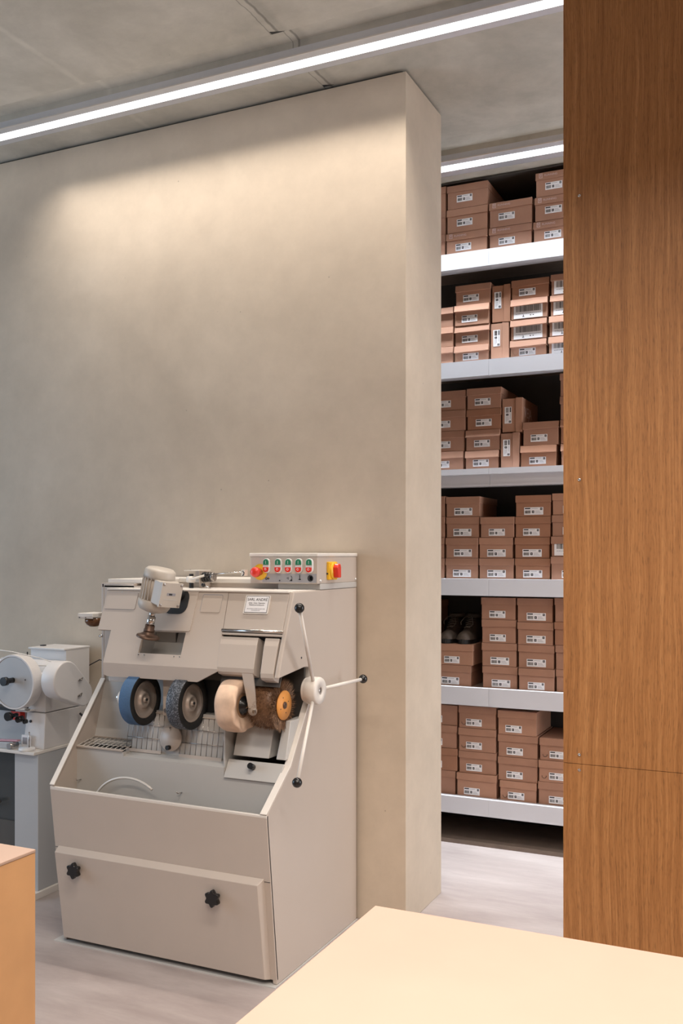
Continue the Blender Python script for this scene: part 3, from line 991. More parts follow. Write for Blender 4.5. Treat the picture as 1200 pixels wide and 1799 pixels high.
# top strip of the hood
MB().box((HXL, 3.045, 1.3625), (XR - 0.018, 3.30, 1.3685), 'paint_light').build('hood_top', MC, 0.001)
# left bulkhead under the hood, window recess
hb = MB()
rcs = [hp(-2.239, 0.160, -0.012), hp(-2.038, 0.160, -0.012), hp(-2.038, 0.262, -0.012), hp(-2.239, 0.262, -0.012)]
bck = [p + Vector((0, 0.085, 0)) for p in rcs]
for i in range(4):
    j = (i + 1) % 4
    hb.add([rcs[i], rcs[j], bck[j], bck[i]], [(0, 1, 2, 3)], 'paint_grey')
hb.add(bck, [(0, 1, 2, 3)], 'paint_grey')
hb.box((-2.142, bck[0].y - 0.006, 1.13), (-2.139, bck[0].y - 0.02, 1.20), 'inner_dark')
hb.build('window_recess', HP)
hood_in = MB()
hood_in.prism([(3.05, 1.36), (2.99, 1.20), (3.02, 1.10), (3.14, 1.10), (3.16, 1.36)], 'x', HXL + 0.07, HXL + 0.075, 'paint_grey')
hood_in.box((XI0, 3.152, 1.05), (HXL + 0.2, 3.165, 1.375), 'paint')
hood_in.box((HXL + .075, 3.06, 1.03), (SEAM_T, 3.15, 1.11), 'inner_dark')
hood_in.build('hood_bulkhead', MC)
MB().cyl((XI0 + 0.001, 3.12, 1.17), (XI0 + 0.016, 3.12, 1.17), 0.005, 'chrome', 10).build('screw', MC)
# screws below the window
for sx in (-2.232, -2.205, -2.07, -2.045):
    p = hp(sx, 0.262)
    MB().cyl(p, p + NN * 0.002, 0.0025, 'chrome', 10).build('screw', HP)
# blind cover on the left field, framed pocket on the right field
def rounded(x0, x1, s0, s1, r, k=5):
    out = []
    for cx_, cs, a0 in ((x1 - r, s0 + r, -90), (x1 - r, s1 - r, 0), (x0 + r, s1 - r, 90), (x0 + r, s0 + r, 180)):
        for i in range(k):
            a = math.radians(a0 + 90 * i / (k - 1))
            out.append((cx_ + r * math.cos(a), cs + r * math.sin(a)))
    return out
q = MB()
plate(q, rounded(-2.446, -2.298, 0.016, 0.086, 0.006), 0.0, 0.0008, 'ink_grey')
plate(q, rounded(-2.4445, -2.2995, 0.0175, 0.0845, 0.005), 0.0, 0.0022, 'paint')
q.build('blind_cover', HP)
q = MB()
plate(q, rounded(-2.001, -1.913, 0.016, 0.086, 0.006), 0.0, 0.0008, 'ink_grey')
plate(q, rounded(-1.9985, -1.9135, 0.0188, 0.0865, 0.005), 0.0, 0.0016, 'paint')
q.build('blind_cover', HP)
# pivoting plate carrying the motor
q = MB()
plate(q, [(-2.26, 0.004), (-2.022, 0.004), (-2.024, 0.160), (-2.03, 0.164), (-2.20, 0.164)], 0.0, 0.003, 'paint')
q.build('pivot_plate', HP, 0.001)
q = MB()
plate(q, rounded(-2.165, -2.058, 0.0, 0.098, 0.035, 8), 0.003, 0.0045, 'black_matte')
q.build('pivot_opening', HP)

# --- right hood module
rm = MB()
plate(rm, [(SEAM_T + 0.002, 0), (XR - 0.018, 0), (XR - 0.018, 0.150), (-1.8855 + 0.002, 0.148)], -0.012, 0.0, 'paint')
RM = rm.build('hood_right_plate', MC, 0.0015)
q = MB()
q.cyl(hp(-1.886, 0.153, 0.002), hp(XR - 0.012, 0.153, 0.002), 0.006, 'chrome', 16)
q.build('chrome_rail', MC)
q = MB()
plate(q, [(-1.886, 0.161), (XR - 0.014, 0.161), (XR - 0.014, 0.169), (-1.886, 0.169)], -0.01, 0.0, 'paint')
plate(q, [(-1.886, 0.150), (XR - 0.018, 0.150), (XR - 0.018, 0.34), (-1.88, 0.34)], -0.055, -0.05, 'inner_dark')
q.build('rail_backing', MC)
# wide flap with its bearing arm
wf = MB()
def curved_flap(mb, xa0, xa1, xb0, xb1, s0, s1, depth, mat):
    # outer skin with a rolled lower edge
    prof2 = [(s0, 0.0), (s0 + 0.03, 0.004), (s1 - 0.02, 0.002), (s1 - 0.006, -0.004), (s1, -0.014), (s1, -depth), (s0, -depth)]
    vsA, vsB = [], []
    for s, h in prof2:
        k = (s - s0) / (s1 - s0)
        vsA.append(hp(xa0 + (xb0 - xa0) * k, s, h))
        vsB.append(hp(xa1 + (xb1 - xa1) * k, s, h))
    n = len(prof2)
    mb.add(vsA + vsB, [list(range(n)), list(range(n, 2 * n))[::-1]] + [(i, (i + 1) % n, n + (i + 1) % n, n + i) for i in range(n)], mat)
curved_flap(wf, -1.884, -1.728, -1.874, -1.722, 0.176, 0.312, 0.048, 'paint')
WF = wf.build('wheel_guard', MC, 0.0015)
arm = MB()
ax0 = Vector((-1.748, 2.936, 1.075))
arm.hexa([(-1.775, 2.945, 1.09), (-1.728, 2.945, 1.09), (-1.728, 2.951, 1.09), (-1.775, 2.951, 1.09),
          (-1.748, 2.951, 0.955), (-1.716, 2.951, 0.955), (-1.716, 2.957, 0.955), (-1.748, 2.957, 0.955)], 'paint')
arm.lathe([(0.0, 0), (0.018, 0), (0.018, 0.006), (0, 0.006)], (-1.732, 2.951, 0.947), (0, 1, 0), 'paint', 20)
arm.build('bearing_arm', WF)
MB().cyl((-1.722, 2.950, 0.945), (-1.722, 2.941, 0.945), 0.006, 'chrome', 14).build('screw', WF)
nf = MB()
curved_flap(nf, -1.700, -1.642, -1.692, -1.640, 0.176, 0.326, 0.048, 'paint')
nf.build('wheel_guard', MC, 0.0015)

# name plate
np_ = MB()
plate(np_, rounded(-1.812, -1.708, 0.016, 0.088, 0.004), 0.0, 0.004, 'paint_light')
plate(np_, [(-1.807, 0.0205), (-1.713, 0.0205), (-1.713, 0.0835), (-1.807, 0.0835)], 0.004, 0.0046, 'ink')
plate(np_, [(-1.8055, 0.022), (-1.7145, 0.022), (-1.7145, 0.082), (-1.8055, 0.082)], 0.0046, 0.0050, 'paper')
NP = np_.build('name_plate', MC)
tx = MB()
def htext(s, size, x, ss):
    text_geo(s, size, frame(hp(x, ss, 0.0052), (1, 0, 0), -SD), 'ink', tx, 0.0002)
htext('SARL ANDRÉ', 0.0145, -1.760, 0.034)
htext('Achat - Vente - Réparation', 0.0062, -1.760, 0.047)
htext('Matériel de Cordonnerie', 0.0062, -1.760, 0.0545)
for k, (a, b2) in enumerate(((-1.797, -1.722), (-1.778, -1.742))):
    x = a
    while x < b2:
        w_ = random.choice((.003, .005, .007))
        plate(tx, [(x, 0.068 + k * .006), (min(x + w_, b2), 0.068 + k * .006), (min(x + w_, b2), 0.0705 + k * .006), (x, 0.0705 + k * .006)], 0.005, 0.0053, 'ink_grey')
        x += w_ + .0015
tx.build('plate_lettering', NP)

# --- rear housing on top
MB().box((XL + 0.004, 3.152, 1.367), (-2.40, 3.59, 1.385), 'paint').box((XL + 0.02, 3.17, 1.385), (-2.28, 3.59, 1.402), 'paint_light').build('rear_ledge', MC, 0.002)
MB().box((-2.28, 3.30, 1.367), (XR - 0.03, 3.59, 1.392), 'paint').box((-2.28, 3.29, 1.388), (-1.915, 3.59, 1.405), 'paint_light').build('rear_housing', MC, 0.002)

# --- control box
cbx = MB().box((-1.911, 3.24, 1.39), (XR, 3.60, 1.494), 'paint').build('control_box', MC, 0.003)
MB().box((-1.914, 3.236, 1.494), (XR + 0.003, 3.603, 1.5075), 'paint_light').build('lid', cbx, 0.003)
MB().box((-1.80, 3.262, 1.368), (XR + 0.001, 3.598, 1.39), 'paint_grey').build('mounting_frame', cbx, 0.002)
MB().box((-1.8565, 3.2392, 1.3945), (XR - 0.004, 3.2402, 1.4285), 'pictogram_strip').build('pictogram_strip', cbx)
BX = (-1.834, -1.782, -1.737, -1.693, -1.648)
for bx_ in BX:
    pb = MB()
    def stadium(cx_, cz, r, half, k=9):
        return [(cx_ + r * math.cos(math.radians(a)), cz + half + r * math.sin(math.radians(a))) for a in [180 * i / (k - 1) for i in range(k)]] + \
               [(cx_ + r * math.cos(math.radians(180 + a)), cz - half + r * math.sin(math.radians(180 + a))) for a in [180 * i / (k - 1) for i in range(k)]]
    pb.prism(stadium(bx_, 1.459, 0.0145, 0.0135), 'y', 3.228, 3.24, 'white_plastic')
    PBO = pb.build('push_button', cbx, 0.0015)
    up = [(bx_ + 0.0115 * math.cos(math.radians(a)), 1.4725 + 0.0115 * math.sin(math.radians(a))) for a in range(0, 181, 20)]
    up += [(bx_ - 0.0115, 1.462), (bx_ + 0.0115, 1.462)]
    MB().prism(up, 'y', 3.2245, 3.229, 'green_plastic').box((bx_ - .0008, 3.2238, 1.466), (bx_ + .0008, 3.2246, 1.478), 'white_plastic').build('green_start', PBO, 0.001)
    dn = [(bx_ + 0.0115 * math.cos(math.radians(a)), 1.4455 + 0.0115 * math.sin(math.radians(a))) for a in range(180, 361, 20)]
    dn += [(bx_ + 0.0115, 1.453), (bx_ - 0.0115, 1.453)]
    rb = MB().prism(dn, 'y', 3.2215, 3.229, 'red_plastic')
    rb.lathe([(0.0045, 0), (0.0045, 0.0006), (0.003, 0.0006), (0.003, 0)], (bx_, 3.2215, 1.4455), (0, -1, 0), 'paper', 16, False)
    rb.build('red_stop', PBO, 0.001)
# pictograms under the buttons
pg = MB()
def ringp(cx_, cz, r0, r1, mat='ink', a0=0, a1=360, sx=1.0):
    k = 20
    o_, i_ = [], []
    for i in range(k + 1):
        a = math.radians(a0 + (a1 - a0) * i / k)
        o_.append((cx_ + r1 * sx * math.cos(a), 3.2388, cz + r1 * math.sin(a)))
        i_.append((cx_ + r0 * sx * math.cos(a), 3.2388, cz + r0 * math.sin(a)))
    pg.add(o_ + i_, [(i, i + 1, k + 2 + i, k + 1 + i) for i in range(k)], mat)
z_ = 1.4115
ringp(BX[4], z_, 0.0, 0.0125, 'ink')
ringp(BX[4] + .003, z_, 0.002, 0.008, 'paper', sx=.7)
ringp(BX[3], z_ - .003, 0.009, 0.0125, 'ink_grey', 180, 360)
pg.box((BX[3] - .0015, 3.2384, z_ - .007), (BX[3] + .0015, 3.2389, z_ + .012), 'ink')
pg.box((BX[3] - .005, 3.2384, z_ - .007), (BX[3] + .005, 3.2389, z_ - .003), 'ink')
ringp(BX[2], z_, 0.009, 0.0115, 'ink', -90, 60)
pg.box((BX[2] - .013, 3.2384, z_ - .001), (BX[2] - .005, 3.2389, z_ + .001), 'ink')
pg.box((BX[2] - .007, 3.2384, z_ - .006), (BX[2] - .005, 3.2389, z_ + .004), 'ink')
ringp(BX[2] + .008, z_ - .008, 0.0, 0.004, 'ink')
ringp(BX[1], z_, 0.0105, 0.012, 'ink_grey', 20, 340)
ringp(BX[1] + .002, z_ - .010, 0.0, 0.003, 'ink')
ringp(BX[0] - .005, z_ - .003, 0.002, 0.005, 'ink')
ringp(BX[0] + .004, z_ - .002, 0.001, 0.0045, 'ink')
pg.box((BX[0] + .004, 3.2384, z_ + .001), (BX[0] + .011, 3.2389, z_ + .003), 'yellow_plastic')
pg.build('pictograms', cbx)
# emergency stop
es = MB().lathe([(0.0, 0), (0.031, 0), (0.031, 0.003), (0.0, 0.004)], (-1.866, 3.24, 1.434), (0, -1, 0), 'yellow_plastic', 40).build('emergency_stop', cbx)
MB().lathe([(0.0, 0), (0.013, 0), (0.014, 0.02), (0.019, 0.024), (0.020, 0.038), (0.017, 0.046), (0.009, 0.050), (0.0, 0.051)], (-1.866, 3.237, 1.434), (0, -1, 0), 'red_plastic', 32).build('mushroom_button', es)
# main switch on the right side
ms = MB().box((XR - 0.001, 3.318, 1.404), (XR + 0.012, 3.392, 1.474), 'yellow_plastic').build('main_switch', cbx, 0.004, 3)
MB().lathe([(0.0, 0), (0.034, 0), (0.033, 0.006), (0, 0.006)], (XR + 0.012, 3.355, 1.439), (1, 0, 0), 'yellow_plastic', 36).build('switch_dial', ms)
MB().prism([(3.338, 1.452), (3.350, 1.466), (3.366, 1.466), (3.372, 1.452), (3.372, 1.412), (3.345, 1.412)], 'x', XR + 0.016, XR + 0.038, 'red_plastic').build('rotary_handle', ms, 0.004, 3)
MB().box((XR + 0.0, 3.316, 1.425), (XR + 0.007, 3.319, 1.431), 'ink').build('keyhole', ms)
for yy in (3.262, 3.585):
    MB().lathe([(0.0, 0), (0.005, 0), (0.004, 0.004), (0, 0.005)], (XR, yy, 1.402), (1, 0, 0), 'white_plastic', 14).build('screw', cbx)

# --- capstan handle with three spokes
hub = MB().lathe([(0.0, 0), (0.045, 0.0), (0.0465, 0.004), (0.0465, 0.012), (0.050, 0.014), (0.050, 0.054), (0.047, 0.060), (0.014, 0.060), (0.014, 0.057), (0, 0.057)],
                 (XR, 3.145, 1.003), (1, 0, 0), 'paint_light', 48).build('capstan_handle', MC)
hub['label'] = 'pale hub with three spokes ending in black balls'
HC = Vector((XR + 0.036, 3.145, 1.003))
MB().lathe([(0.0, 0), (0.013, 0), (0.013, 0.0015), (0, 0.0015)], (XR + 0.0575, 3.145, 1.003), (1, 0, 0), 'steel', 20).build('axle_cap', hub)
for tip in ((-1.525, 2.915, 1.318), (-1.525, 2.898, 0.724), (-1.523, 3.45, 1.013)):
    tip = Vector(tip)
    d = (tip - HC).normalized()
    sp = MB().cyl(HC + d * 0.04, tip, 0.0065, 'paint_light', 16).build('spoke', hub)
    MB().ball(tip, 0.0175, 'black_plastic').build('ball_knob', sp)
MB().lathe([(0, 0), (0.004, 0), (0.004, 0.001), (0, 0.001)], (XR, 3.108, 1.125), (1, 0, 0), 'ink', 12).build('screw_hole', MC)

# --- the four wheels, all turning on an x axis
WY, WZ = 2.985, 0.951
def wheel(name, xr, width, r, tread, side, label, cz=WZ, grit=False):
    w = MB()
    w.lathe([(r - 0.022, 0), (r - 0.001, 0), (r, 0.002), (r, width - 0.002), (r - 0.001, width)], (xr - width, WY, cz), (1, 0, 0), tread, 64, False)
    w.lathe([(r - 0.001, width), (r - 0.003, width + 0.0006), (r - 0.026, width + 0.0006), (r - 0.027, width - 0.004)], (xr - width, WY, cz), (1, 0, 0), side, 64, False)
    w.lathe([(r - 0.003, 0.0), (0.0, 0.0)], (xr - width, WY, cz), (1, 0, 0), side, 64, False)
    W = w.build(name, MC)
    W['label'] = label
    d = MB()
    rr_ = r - 0.0262
    d.lathe([(rr_, -0.004), (rr_ - 0.005, 0.0), (rr_ - 0.012, -0.009), (rr_ - 0.028, -0.011), (0.032, -0.009), (0.030, -0.001), (0.020, 0.0), (0.018, -0.004), (0.009, -0.004), (0.0085, 0.002), (0, 0.002)],
            (xr, WY, cz), (1, 0, 0), 'steel_turned', 64, False)
    d.build('hub_disc', W)
    MB().cyl((xr + 0.001, WY, cz), (xr + 0.006, WY, cz), 0.0055, 'black_matte', 6).build('hub_bolt', W)
    return W
wheel('sanding_wheel', -2.219, 0.052, 0.098, 'blue_abrasive', 'rubber', 'wheel with blue abrasive band')
wheel('sanding_wheel', -2.005, 0.054, 0.098, 'grit', 'rubber', 'wheel with dark speckled abrasive band')
# spindle and housings left of the wheels

bh = MB()
bh.cyl((-2.335, WY, WZ), (-2.279, WY, WZ), 0.028, 'paint_light', 28)
bh.cyl((-2.35, WY, WZ), (-2.335, WY, WZ), 0.014, 'chrome', 18)
bh.box((-2.40, 2.99, 1.01), (-2.29, 3.10, 1.05), 'paint_light')
bh.build('bearing_housing', MC, 0.003)
mp = MB().box((-2.146, 2.992, 0.895), (-2.062, 3.0, 1.05), 'paint').build('motor_plate', MC, 0.002)
MB().cyl((-2.131, 2.992, 0.915), (-2.131, 2.986, 0.915), 0.008, 'chrome', 14).build('screw', mp)
# dark belts running back from the abrasive wheels
bl = MB()
bl.prism([(-2.060, 0.868), (-1.985, 0.905), (-1.945, 0.945), (-1.905, 1.03), (-1.895, 1.075), (-2.06, 1.075)], 'y', 3.088, 3.10, 'black_matte')
bl.prism([(3.10, 0.90), (3.10, 1.07), (3.0, 1.07), (3.07, 0.97)], 'x', -1.905, -1.895, 'black_matte')
bl.build('drive_belt_cover', MC)
# flannel polishing wheel
fw = MB()
seg = 72
pro = [(0.030, 0.0), (0.075, -0.002), (0.091, 0.008), (0.094, 0.02), (0.095, 0.05), (0.093, 0.08), (0.090, 0.088), (0.062, 0.080), (0.045, 0.074), (0.040, 0.070)]
vs, fs = [], []
for j, (r, h) in enumerate(pro):
    for i in range(seg):
        t_ = 2 * math.pi * i / seg
        rr_ = r * (1 + (0.018 * math.sin(3 * t_ + 1) + 0.012 * math.sin(7 * t_ + j * .3)) * (1 if r > .07 else .2))
        hh = h + (0.004 * math.sin(5 * t_) + 0.003 * math.sin(11 * t_ + 1)) * (1 if 5 <= j <= 6 else 0)
        vs.append((-1.864 + hh, WY + rr_ * math.cos(t_), 0.957 + rr_ * math.sin(t_)))
for j in range(len(pro) - 1):
    for i in range(seg):
        k = (i + 1) % seg
        fs.append((j * seg + i, j * seg + k, (j + 1) * seg + k, (j + 1) * seg + i))
fw.add(vs[:7 * seg], fs[:6 * seg], 'flannel', True)
fw.add(vs, fs[6 * seg:], 'flannel', True)
FW = fw.build('polishing_wheel', MC)
FW['label'] = 'cream flannel polishing wheel'
MB().lathe([(0.060, 0), (0.044, 0.002), (0.030, 0.003)], (-1.792, WY, 0.957), (1, 0, 0), 'flannel_dark', 48, False).build('wheel_core', FW)
MB().lathe([(0.034, 0), (0.034, 0.008), (0.026, 0.010), (0.026, 0.018), (0.017, 0.020), (0.017, 0.034), (0, 0.034)], (-1.792, WY, 0.957), (1, 0, 0), 'black_plastic', 36, False).build('flange_nut', FW)
MB().lathe([(0.012, 0), (0.012, 0.034), (0, 0.034)], (-1.760, WY, 0.957), (1, 0, 0), 'steel', 24, False).build('axle_end', FW)
# bristle brush
BY, BZ = 3.035, 0.960
br = MB()
br.lathe([(0.03, 0), (0.076, 0.002), (0.082, 0.02), (0.083, 0.07), (0.078, 0.096), (0.04, 0.102), (0.0, 0.102)], (-1.755, BY, BZ), (1, 0, 0), 'bristle', 48, False)
r3 = random.Random(2)
for i in range(5200):
    a = r3.uniform(0, 2 * math.pi)
    h = r3.uniform(0.0, 0.100)
    side = r3.random() < 0.3
    if side:
        h0 = 0.098
        r0 = r3.uniform(0.035, 0.078)
        r1 = r0 + r3.uniform(0.015, 0.03)
        h1 = h0 + r3.uniform(0.0, 0.010)
        r1 = min(r1, 0.101)
    else:
        h0 = h
        r0 = 0.075
        r1 = r3.uniform(0.088, 0.0985) - 0.006 * abs(h - 0.05) / 0.05
        h1 = h + r3.uniform(-0.006, 0.006)
    da = r3.uniform(-0.06, 0.06)
    ca, sa = math.cos(a), math.sin(a)
    p0 = Vector((-1.755 + h0, BY + r0 * ca, BZ + r0 * sa))
    p1 = Vector((-1.755 + h1, BY + r1 * math.cos(a + da), BZ + r1 * math.sin(a + da)))
    tt = Vector((0, -sa, ca)) * 0.0009
    ux = Vector((0.0009, 0, 0))
    br.add([p0 - tt, p0 + tt, p0 + ux * 1.5 + Vector((0, ca, sa)) * .0004, p1], [(0, 1, 3), (1, 2, 3), (2, 0, 3)], r3.choice(('bristle', 'bristle', 'bristle_light', 'bristle_dark')))
BR = br.build('bristle_brush', MC)
BR['label'] = 'round brown bristle brush'
dsk = MB().lathe([(0.0, 0), (0.053, 0), (0.053, 0.004), (0, 0.004)], (-1.652, BY, BZ), (1, 0, 0), 'orange_disc', 48).build('brush_disc', BR)
MB().lathe([(0.0, 0), (0.013, 0), (0.012, 0.004), (0.006, 0.005), (0.006, 0.003), (0, 0.003)], (-1.648, BY, BZ), (1, 0, 0), 'rusty_steel', 24).build('brush_nut', BR)
hl_ = MB()
for a in (20, 110, 200, 290):
    a = math.radians(a)
    hl_.lathe([(0, 0), (0.0025, 0), (0.0025, 0.0004), (0, 0.0004)], (-1.648, BY + 0.030 * math.cos(a), BZ + 0.030 * math.sin(a)), (1, 0, 0), 'ink', 10)
hl_.build('disc_holes', BR)

# --- pivoting motor with its sanding disc
ax = Vector((0.055, 0.0, 0.235)).normalized()          # leaning axis, upwards
base = Vector((-2.141, 2.925, 1.300))
mo = MB()
mo.lathe([(0.0, -0.010), (0.030, -0.010), (0.052, -0.002), (0.060, 0.012), (0.061, 0.030), (0.058, 0.036)], base, ax, 'motor_grey', 48)
mo.lathe([(0.053, 0.034), (0.053, 0.118)], base, ax, 'motor_grey', 48)
mo.lathe([(0.058, 0.116), (0.058, 0.128), (0.056, 0.146), (0.048, 0.154), (0.0, 0.156)], base, ax, 'motor_grey', 48)
u_ = Vector((1, 0, 0))
u_ = (u_ - ax * u_.dot(ax)).normalized()
w_v = ax.cross(u_)
for i in range(26):
    a = 2 * math.pi * i / 26
    d = u_ * math.cos(a) + w_v * math.sin(a)
    tvec = (ax.cross(d)) * 0.0014
    p = base + d * 0.052
    q2 = base + d * 0.0595
    mo.hexa([p - tvec + ax * .036, p + tvec + ax * .036, q2 + tvec + ax * .036, q2 - tvec + ax * .036,
             p - tvec + ax * .118, p + tvec + ax * .118, q2 + tvec + ax * .118, q2 - tvec + ax * .118], 'motor_grey')
MO = mo.build('pivot_motor', MC)
MO['label'] = 'small pale electric motor tilted forward'
# terminal box, facing the camera's right
fd = (Vector((0.93, -0.37, 0.0)))
fd = (fd - ax * fd.dot(ax)).normalized()
sd = fd.cross(ax).normalized()
tb = MB()
def tbp(s, h, d):
    return base + sd * s + ax * h + fd * d
def tbox(s0, s1, h0, h1, d0, d1, mat, mb):
    mb.hexa([tbp(s0, h0, d0), tbp(s1, h0, d0), tbp(s1, h1, d0), tbp(s0, h1, d0), tbp(s0, h0, d1), tbp(s1, h0, d1), tbp(s1, h1, d1), tbp(s0, h1, d1)], mat)
tbox(-0.043, 0.043, 0.032, 0.120, 0.035, 0.088, 'motor_grey', tb)
TB = tb.build('terminal_box', MO, 0.004, 3)
tl = MB()
tbox(-0.0445, 0.0445, 0.0305, 0.1215, 0.089, 0.098, 'motor_grey', tl)
for s in (-0.037, 0.037):
    for h in (0.038, 0.114):
        tl.lathe([(0, 0), (0.0045, 0), (0.0045, 0.002), (0, 0.002)], tbp(s, h, 0.098), fd, 'steel', 12)
tbox(-0.018, 0.018, 0.074, 0.084, 0.098, 0.0986, 'ink_grey', tl)
tbox(-0.004, 0.010, 0.076, 0.082, 0.0986, 0.0989, 'ink', tl)
tbox(-0.028, 0.028, 0.058, 0.060, 0.098, 0.0986, 'paint_grey', tl)
tl.build('terminal_cover', MO, 0.0008)
MB().cyl(base + Vector((0.02, 0.03, 0.06)), Vector((-2.10, 3.045, 1.345)), 0.022, 'black_matte', 20).build('pivot_arm', MO)
sf = MB()
sf.lathe([(0.0105, 0), (0.0105, -0.024)], base + ax * -0.008, ax, 'chrome', 28)
sf.lathe([(0.0150, -0.020), (0.0150, -0.058)], base + ax * -0.008, ax, 'chrome', 28)
sf.lathe([(0.018, -0.054), (0.018, -0.070), (0.0205, -0.071), (0.0205, -0.076)], base + ax * -0.008, ax, 'rusty_steel', 28)
sf.build('shaft', MO)
sdk = MB().lathe([(0.018, 0.026), (0.021, 0.014), (0.034, 0.006), (0.0425, 0.003), (0.0435, -0.002), (0.0425, -0.004), (0.0, -0.004)], base + ax * -0.106, ax, 'rusty_steel', 48)
q = sdk.build('sanding_disc', MO)
q['label'] = 'brown rubber sanding disc'

# --- levers and winder on the top
wd = MB()
wd.box((-2.205, 3.215, 1.436), (-2.13, 3.30, 1.439), 'paint_light')
wd.box((-2.205, 3.297, 1.368), (-2.13, 3.30, 1.438), 'paint')
wd.box((-2.133, 3.215, 1.368), (-2.13, 3.30, 1.438), 'paint')
WD = wd.build('winder_bracket', MC, 0.001)
MB().box((-2.166, 3.196, 1.366), (-2.156, 3.212, 1.425), 'black_matte').build('winder_post', WD)
MB().cyl((-2.168, 3.19, 1.403), (-2.140, 3.19, 1.403), 0.013, 'paint_light', 24).build('lever_hub', WD)
q = MB()
for k in range(4):
    q.lathe([(0, 0), (0.020 - k * .001, 0), (0.021 - k * .001, 0.003), (0.021 - k * .001, 0.010), (0.019 - k * .001, 0.012), (0, 0.012)], (-2.123 + k * .013, 3.235, 1.412), (1, 0, 0), 'black_plastic' if k < 3 else 'steel', 28)
q.build('tension_roller', WD)
q = MB().cyl((-2.148, 3.18, 1.403), (-2.078, 3.18, 1.421), 0.0045, 'paint_light', 12).build('lever', WD)
MB().ball((-2.074, 3.18, 1.422), 0.0095, 'black_plastic').build('ball_knob', q)
q = MB().cyl((-2.065, 3.2, 1.424), (-1.918, 3.2, 1.434), 0.0025, 'chrome', 10).build('long_rod', WD)
MB().box((-1.922, 3.19, 1.419), (-1.908, 3.215, 1.443), 'paint_light').tube([(-1.914, 3.186, 1.438), (-1.905, 3.183, 1.432), (-1.907, 3.183, 1.424), (-1.914, 3.186, 1.421)], 0.002, 'ink').build('rod_clamp', WD)
q = MB().cyl((-2.047, 3.17, 1.369), (-2.074, 3.16, 1.381), 0.0035, 'chrome', 12).build('lever', MC)
MB().ball((-2.076, 3.16, 1.383), 0.0085, 'black_plastic').build('ball_knob', q)
# oil cup on the left side
oc = MB().box((-2.645, 3.10, 1.248), (XL, 3.20, 1.262), 'paint_light').box((-2.645, 3.10, 1.240), (XL, 3.104, 1.248), 'paint').build('side_bracket', MC, 0.002)
MB().lathe([(0.036, 0), (0.036, -0.016), (0.030, -0.028), (0.016, -0.036), (0, -0.037)], (-2.600, 3.145, 1.242), (0, 0, 1), 'amber', 32).build('oil_cup', oc)
for xx in (-2.636, -2.604):
    MB().cyl((xx, 3.10, 1.245), (xx, 3.098, 1.245), 0.002, 'ink', 8).build('screw', oc)

# --- hose lying in the tub
pts = []
for i in range(25):
    a = math.radians(178 - 128 * i / 24)
    pts.append((-2.255 + 0.17 * math.cos(a) , 2.925, 0.52 + 0.142 * math.sin(a)))
hs = MB().tube([(-2.44, 2.93, 0.17), (-2.437, 2.928, 0.35)] + pts, 0.0048, 'hose_plastic', 10).build('plastic_hose', None)
tag(hs, 'thin translucent plastic hose curving up inside the machine tub', 'hose')

# ================================================================== STITCHING MACHINE ON THE LEFT
SM = thing('stitching_machine', (-3.2, 3.4, 0), 'white sole stitching machine with round wheel at the left edge', 'machine')
XS = -2.98
pd = MB()
pd.box((-3.115, 3.235, 0.03), (XS, 3.58, 0.628), 'cool_paint')
pd.box((-3.75, 3.30, 0.03), (-3.115, 3.58, 0.628), 'dark_panel')
pd.build('pedestal', SM, 0.002)
MB().box((-3.80, 3.20, 0.0), (XS + 0.012, 3.60, 0.03), 'paint_light').build('foot_frame', SM, 0.002)
MB().box((-3.80, 3.206, 0.628), (XS + 0.003, 3.60, 0.641), 'paint_light').build('table_top', SM, 0.002)
MB().box((-3.6, 3.292, 0.10), (-3.12, 3.30, 0.30), 'inner_dark').tube([(-3.40, 3.285, 0.36), (-3.24, 3.275, 0.385)], 0.008, 'steel').build('dark_door', SM)
bd = MB()
bd.hexa([(-3.105, 3.275, 0.641), (-2.984, 3.275, 0.641), (-2.984, 3.56, 0.641), (-3.105, 3.56, 0.641),
         (-3.09, 3.285, 0.80), (-2.984, 3.285, 0.80), (-2.984, 3.56, 0.80), (-3.09, 3.56, 0.80)], 'white_enamel')
bd.box((-3.75, 3.33, 0.641), (-3.09, 3.56, 0.82), 'cool_paint')
bd.build('column', SM, 0.003)
up = MB()
up.hexa([(-3.085, 3.285, 0.803), (-2.984, 3.285, 0.803), (-2.984, 3.56, 0.803), (-3.085, 3.56, 0.803),
         (-3.07, 3.295, 0.97), (-2.990, 3.295, 0.97), (-2.990, 3.56, 0.97), (-3.07, 3.56, 0.97)], 'white_enamel')
up.cyl((-3.35, 3.40, 0.965), (-2.99, 3.40, 0.965), 0.055, 'white_enamel', 32)
up.build('upper_head', SM, 0.003)
MB().box((-3.195, 3.42, 0.90), (-2.985, 3.58, 1.068), 'white_enamel').box((-3.197, 3.405, 1.066), (-2.983, 3.582, 1.074), 'white_enamel').build('motor_housing', SM, 0.002)
MB().box((-3.185, 3.47, 1.074), (-3.165, 3.49, 1.079), 'black_matte').cyl((-3.215, 3.42, 0.99), (-3.215, 3.42, 1.05), 0.003, 'black_matte', 8).build('oil_plug', SM)
